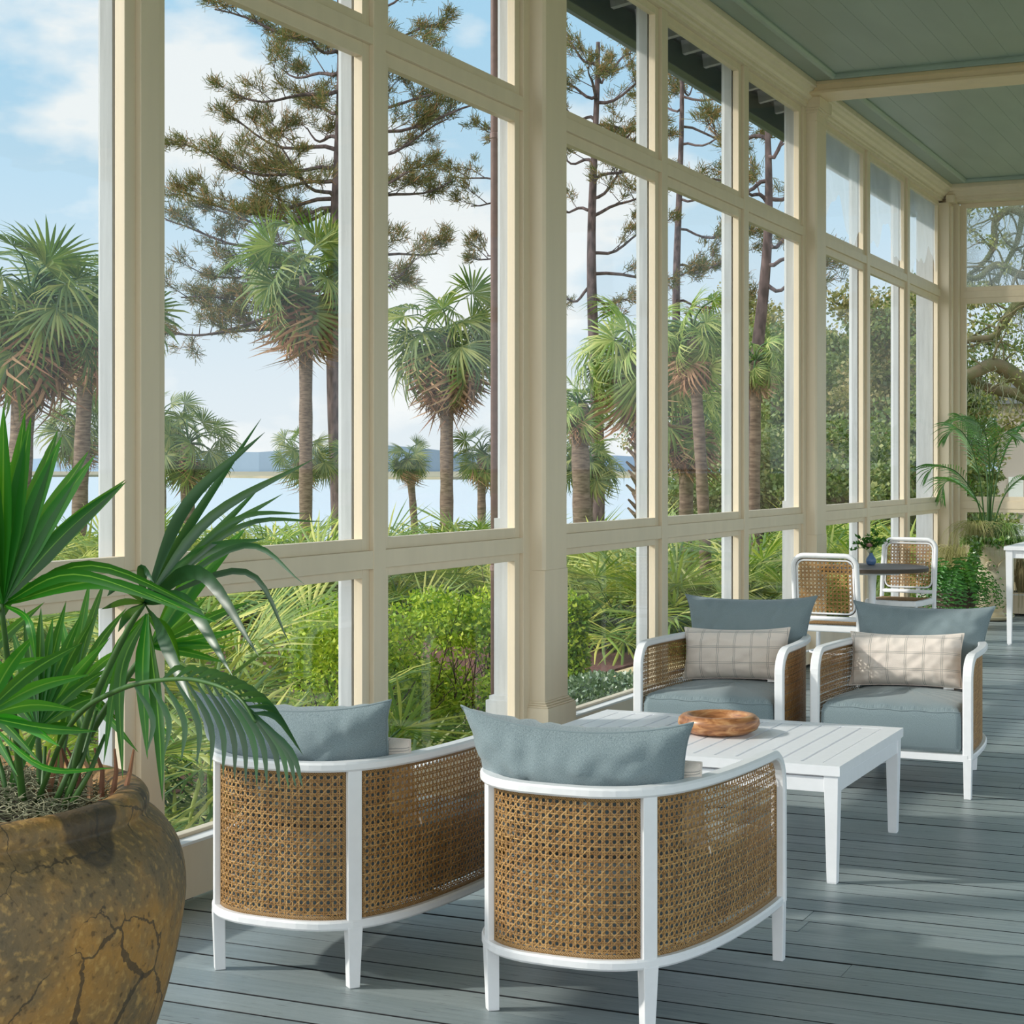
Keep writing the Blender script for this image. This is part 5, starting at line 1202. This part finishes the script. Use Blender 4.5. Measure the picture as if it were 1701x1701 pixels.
# ---- feathery leaf builder for the far palm and ferns
def pinnate(bag, rach, L, w_, n, ang=50, droop=.3, face=None, seg=3):
    m = len(rach); out = MB()
    for k in range(n):
        t_ = (k+.5)/n; f = t_*(m-1)*.995; i = min(int(f), m-2); p = rach[i].lerp(rach[i+1], f-i); d = (rach[i+1]-rach[i]).normalized()
        s_ = d.cross(Vector((0, 0, 1))); s_ = s_.normalized() if s_.length > .05 else Vector((rt[0], rt[1], 0)); ll = L*(math.sin(PI*(.12+.83*t_))**.7)
        for sg in (-1, 1):
            q = (s_*sg*math.sin(math.radians(ang))+d*math.cos(math.radians(ang))).normalized()
            blade(bag, [p, p+q*ll*.55+Vector((0, 0, .03*ll)), p+q*ll-Vector((0, 0, droop*ll))], w_, n=seg+3, face=(s_*sg*.0+Vector((0, 0, 1))).normalized()[:] if False else None)
KX, KY = gp(1646, 16.26); urn = empty('planter_urn', (KX, KY, 0), 0, 'tall cream glazed urn with rosette and swag, standing on a saucer in the far corner', 'planter')
m_ = MB(); m_.lathe([(.12, .03), (.135, .045), (.115, .065), (.105, .085), (.14, .12), (.175, .18), (.20, .27), (.206, .38), (.204, .385), (.209, .39), (.206, .398), (.21, .41), (.206, .42), (.205, .52), (.214, .60), (.232, .645), (.236, .66), (.250, .672), (.256, .69), (.25, .705), (.225, .705), (.215, .67), (.001, .66)], 0, 0, 56); m_.build('urn_body', 'cream_ceramic', urn, True)
m_ = MB(); m_.lathe([(.13, 0), (.17, .008), (.205, .03), (.215, .045), (.205, .047), (.17, .028), (.001, .024)], 0, 0, 48); m_.build('saucer', 'cream_ceramic', urn, True)
vd = Vector((-rt[0]*.30-fw[0], -rt[1]*.30-fw[1], 0)).normalized(); sd = Vector((rt[0], rt[1], 0))
m_ = MB(); c0 = vd*.208+Vector((0, 0, .515))
for r_, dz in ((.045, 0), (.030, .006), (.014, .010)):
    m_.tube([c0+vd*dz*.2, c0+vd*(.010+dz)], r_, 20, r_*.85)
for k in range(12):
    a = 2*PI*k/12; m_.tube([c0+vd*.012+(sd*math.cos(a)+Vector((0, 0, math.sin(a))))*.022, c0+vd*.010+(sd*math.cos(a)+Vector((0, 0, math.sin(a))))*.042], .006, 6)
m_.build('rosette', 'cream_ceramic', urn, True)
m_ = MB(); A0 = math.atan2(vd.y, vd.x)
for s0 in range(4):
    pts = []
    for k in range(17):
        f = k/16; a = A0+.25-s0*PI/2-f*PI/2+.02; z = .47+.13*math.sin(f*PI)**.6 if s0 % 2 else .47+.13*math.sin(f*PI)**.6
        pts.append((math.cos(a)*.214, math.sin(a)*.214, z))
    m_.tube(pts, .0085, 8)
m_.build('swag', 'cream_ceramic', urn, True)
m_ = MB(); m_.lathe([(.215, .64), (.215, .675), (.1, .69), (.001, .69)], 0, 0, 24); m_.build('soil', 'soil', urn)
UO = Vector((KX, KY, 0)); kp = empty('kentia_palm', (KX, KY, .69), 0, 'feathery green palm growing from the cream urn in the far corner', 'palm'); KO = Vector((KX, KY, .69))
T = 16.26
def KP(x, y, t=T): return at(x, y, t)-KO
kf = [([(1636, 895), (1622, 830), (1590, 785), (1555, 775), (1540, 790)], 15.9), ([(1638, 895), (1628, 800), (1612, 740), (1590, 712), (1568, 730)], 16.1), ([(1640, 895), (1640, 800), (1630, 740), (1605, 700), (1580, 700)], 16.6),
      ([(1642, 895), (1655, 800), (1672, 745), (1695, 712), (1712, 700)], 16.2), ([(1643, 895), (1648, 800), (1655, 750), (1668, 720), (1690, 730)], 15.8), ([(1642, 895), (1644, 790), (1640, 735), (1628, 705), (1615, 698)], 15.7),
      ([(1643, 895), (1665, 830), (1688, 800), (1712, 800), (1725, 830)], 16.0), ([(1640, 895), (1634, 850), (1600, 810), (1572, 800), (1562, 830)], 16.5)]
for i, (pp_, tt) in enumerate(kf):
    R_ = spline([KP(x, y, T+(tt-T)*min(1, k/3)) for k, (x, y) in enumerate(pp_)], 8); m_ = MB(); m_.tube(R_, .008, 6, .002); st_ = m_.build('frond_stem', 'stem_green', kp, True)
    b_ = Bag(); pinnate(b_, R_[9:], .29, .0085, 26, 44, .22); b_.obj('frond', 'kentia_leaf', kp)
def grassy(parent, c, n, L, matn, name, rng, w_=.004, out=1.0, seg=5):
    b_ = Bag()
    for k in range(n):
        a = rng.uniform(0, 6.3); l = L*rng.uniform(.6, 1.2); o_ = out*rng.uniform(.3, 1.0)
        pts = [Vector(c)+Vector((math.cos(a)*.05, math.sin(a)*.05, 0)), Vector(c)+Vector((math.cos(a)*l*.35*o_, math.sin(a)*l*.35*o_, l*.45)), Vector(c)+Vector((math.cos(a)*l*.75*o_, math.sin(a)*l*.75*o_, l*.32)), Vector(c)+Vector((math.cos(a)*l*.95*o_, math.sin(a)*l*.95*o_, -l*.25))]
        V, Q = strip(spline(pts, 3), w_, w_*.3); b_.put(V, Q)
    return b_.obj(name, matn, parent)
rng = random.Random(3)
gr = empty('ornamental_grass', (KX, KY, .69), 0, 'blond grass and trailing greenery spilling over the rim of the cream urn', 'plant')
grassy(gr, (-.12, -.05, 0), 240, .42, 'grass_blond', 'grass_blades', rng); grassy(gr, (.12, .02, 0), 200, .38, 'ivy_leaf', 'green_blades', rng)
b_ = Bag(); cs = []
for k in range(26):
    a = 2*PI*k/26; cs.append((math.cos(a)*.21, math.sin(a)*.21, .03, .07, .07, .05))
for k in range(12): f = k/12; q = at(1622-16*f, 905+60*f, 15.95)-KO; cs.append((q.x, q.y, q.z, .05, .05, .05))
leaves(3200, cs, .035, rng, b_, .1, .8); b_.obj('trailing_leaves', 'ivy_leaf', gr)
# blond grass on the floor-side pot behind the urn
gx, gy = gp(1590, 16.6); gb = empty('grass_pot', (gx, gy, 0), 0, 'tall blond ornamental grass standing beside the corner post', 'plant')
m_ = MB(); m_.lathe([(.09, 0), (.12, .02), (.15, .25), (.16, .36), (.145, .36), (.13, .33), (.001, .33)], 0, 0, 28); m_.build('pot', 'basket', gb, True); grassy(gb, (0, 0, .34), 420, .62, 'grass_blond', 'grass_blades', rng, .005, .75)
gx, gy = gp(1700, 16.9); gb = empty('grass_pot', (gx, gy, 0), 0, 'tawny ornamental grass behind the leg of the white side table', 'plant')
m_ = MB(); m_.lathe([(.09, 0), (.12, .02), (.14, .18), (.145, .22), (.13, .22), (.001, .2)], 0, 0, 28); m_.build('pot', 'basket', gb, True); grassy(gb, (0, 0, .21), 400, .7, 'marsh_blade', 'grass_blades', rng, .005, .6)
# fern in a basket
fx, fy = gp(1588, 15.4); fn = empty('potted_fern', (fx, fy, 0), 0, 'lush green fern in a dark basket between the bistro chair and the cream urn', 'fern')
m_ = MB(); m_.lathe([(.12, 0), (.15, .02), (.17, .25), (.175, .34), (.16, .34), (.15, .3), (.001, .3)], 0, 0, 28); m_.build('basket', 'basket', fn, True)
b_ = Bag(); rng = random.Random(11)
for k in range(120):
    a = k*2.4; l = rng.uniform(.2, .42); e = rng.uniform(.1, 1.3)
    R_ = spline([Vector((math.cos(a)*.04, math.sin(a)*.04, .32)), Vector((math.cos(a)*l*.5, math.sin(a)*l*.5, .36+l*.55*e)), Vector((math.cos(a)*l*.9, math.sin(a)*l*.9, .33+l*.25*e)), Vector((math.cos(a)*l*1.05, math.sin(a)*l*1.05, .18))], 4)
    pinnate(b_, R_[2:], .046, .013, 12, 72, .1, seg=1)
b_.obj('fern_fronds', 'fern_leaf', fn)
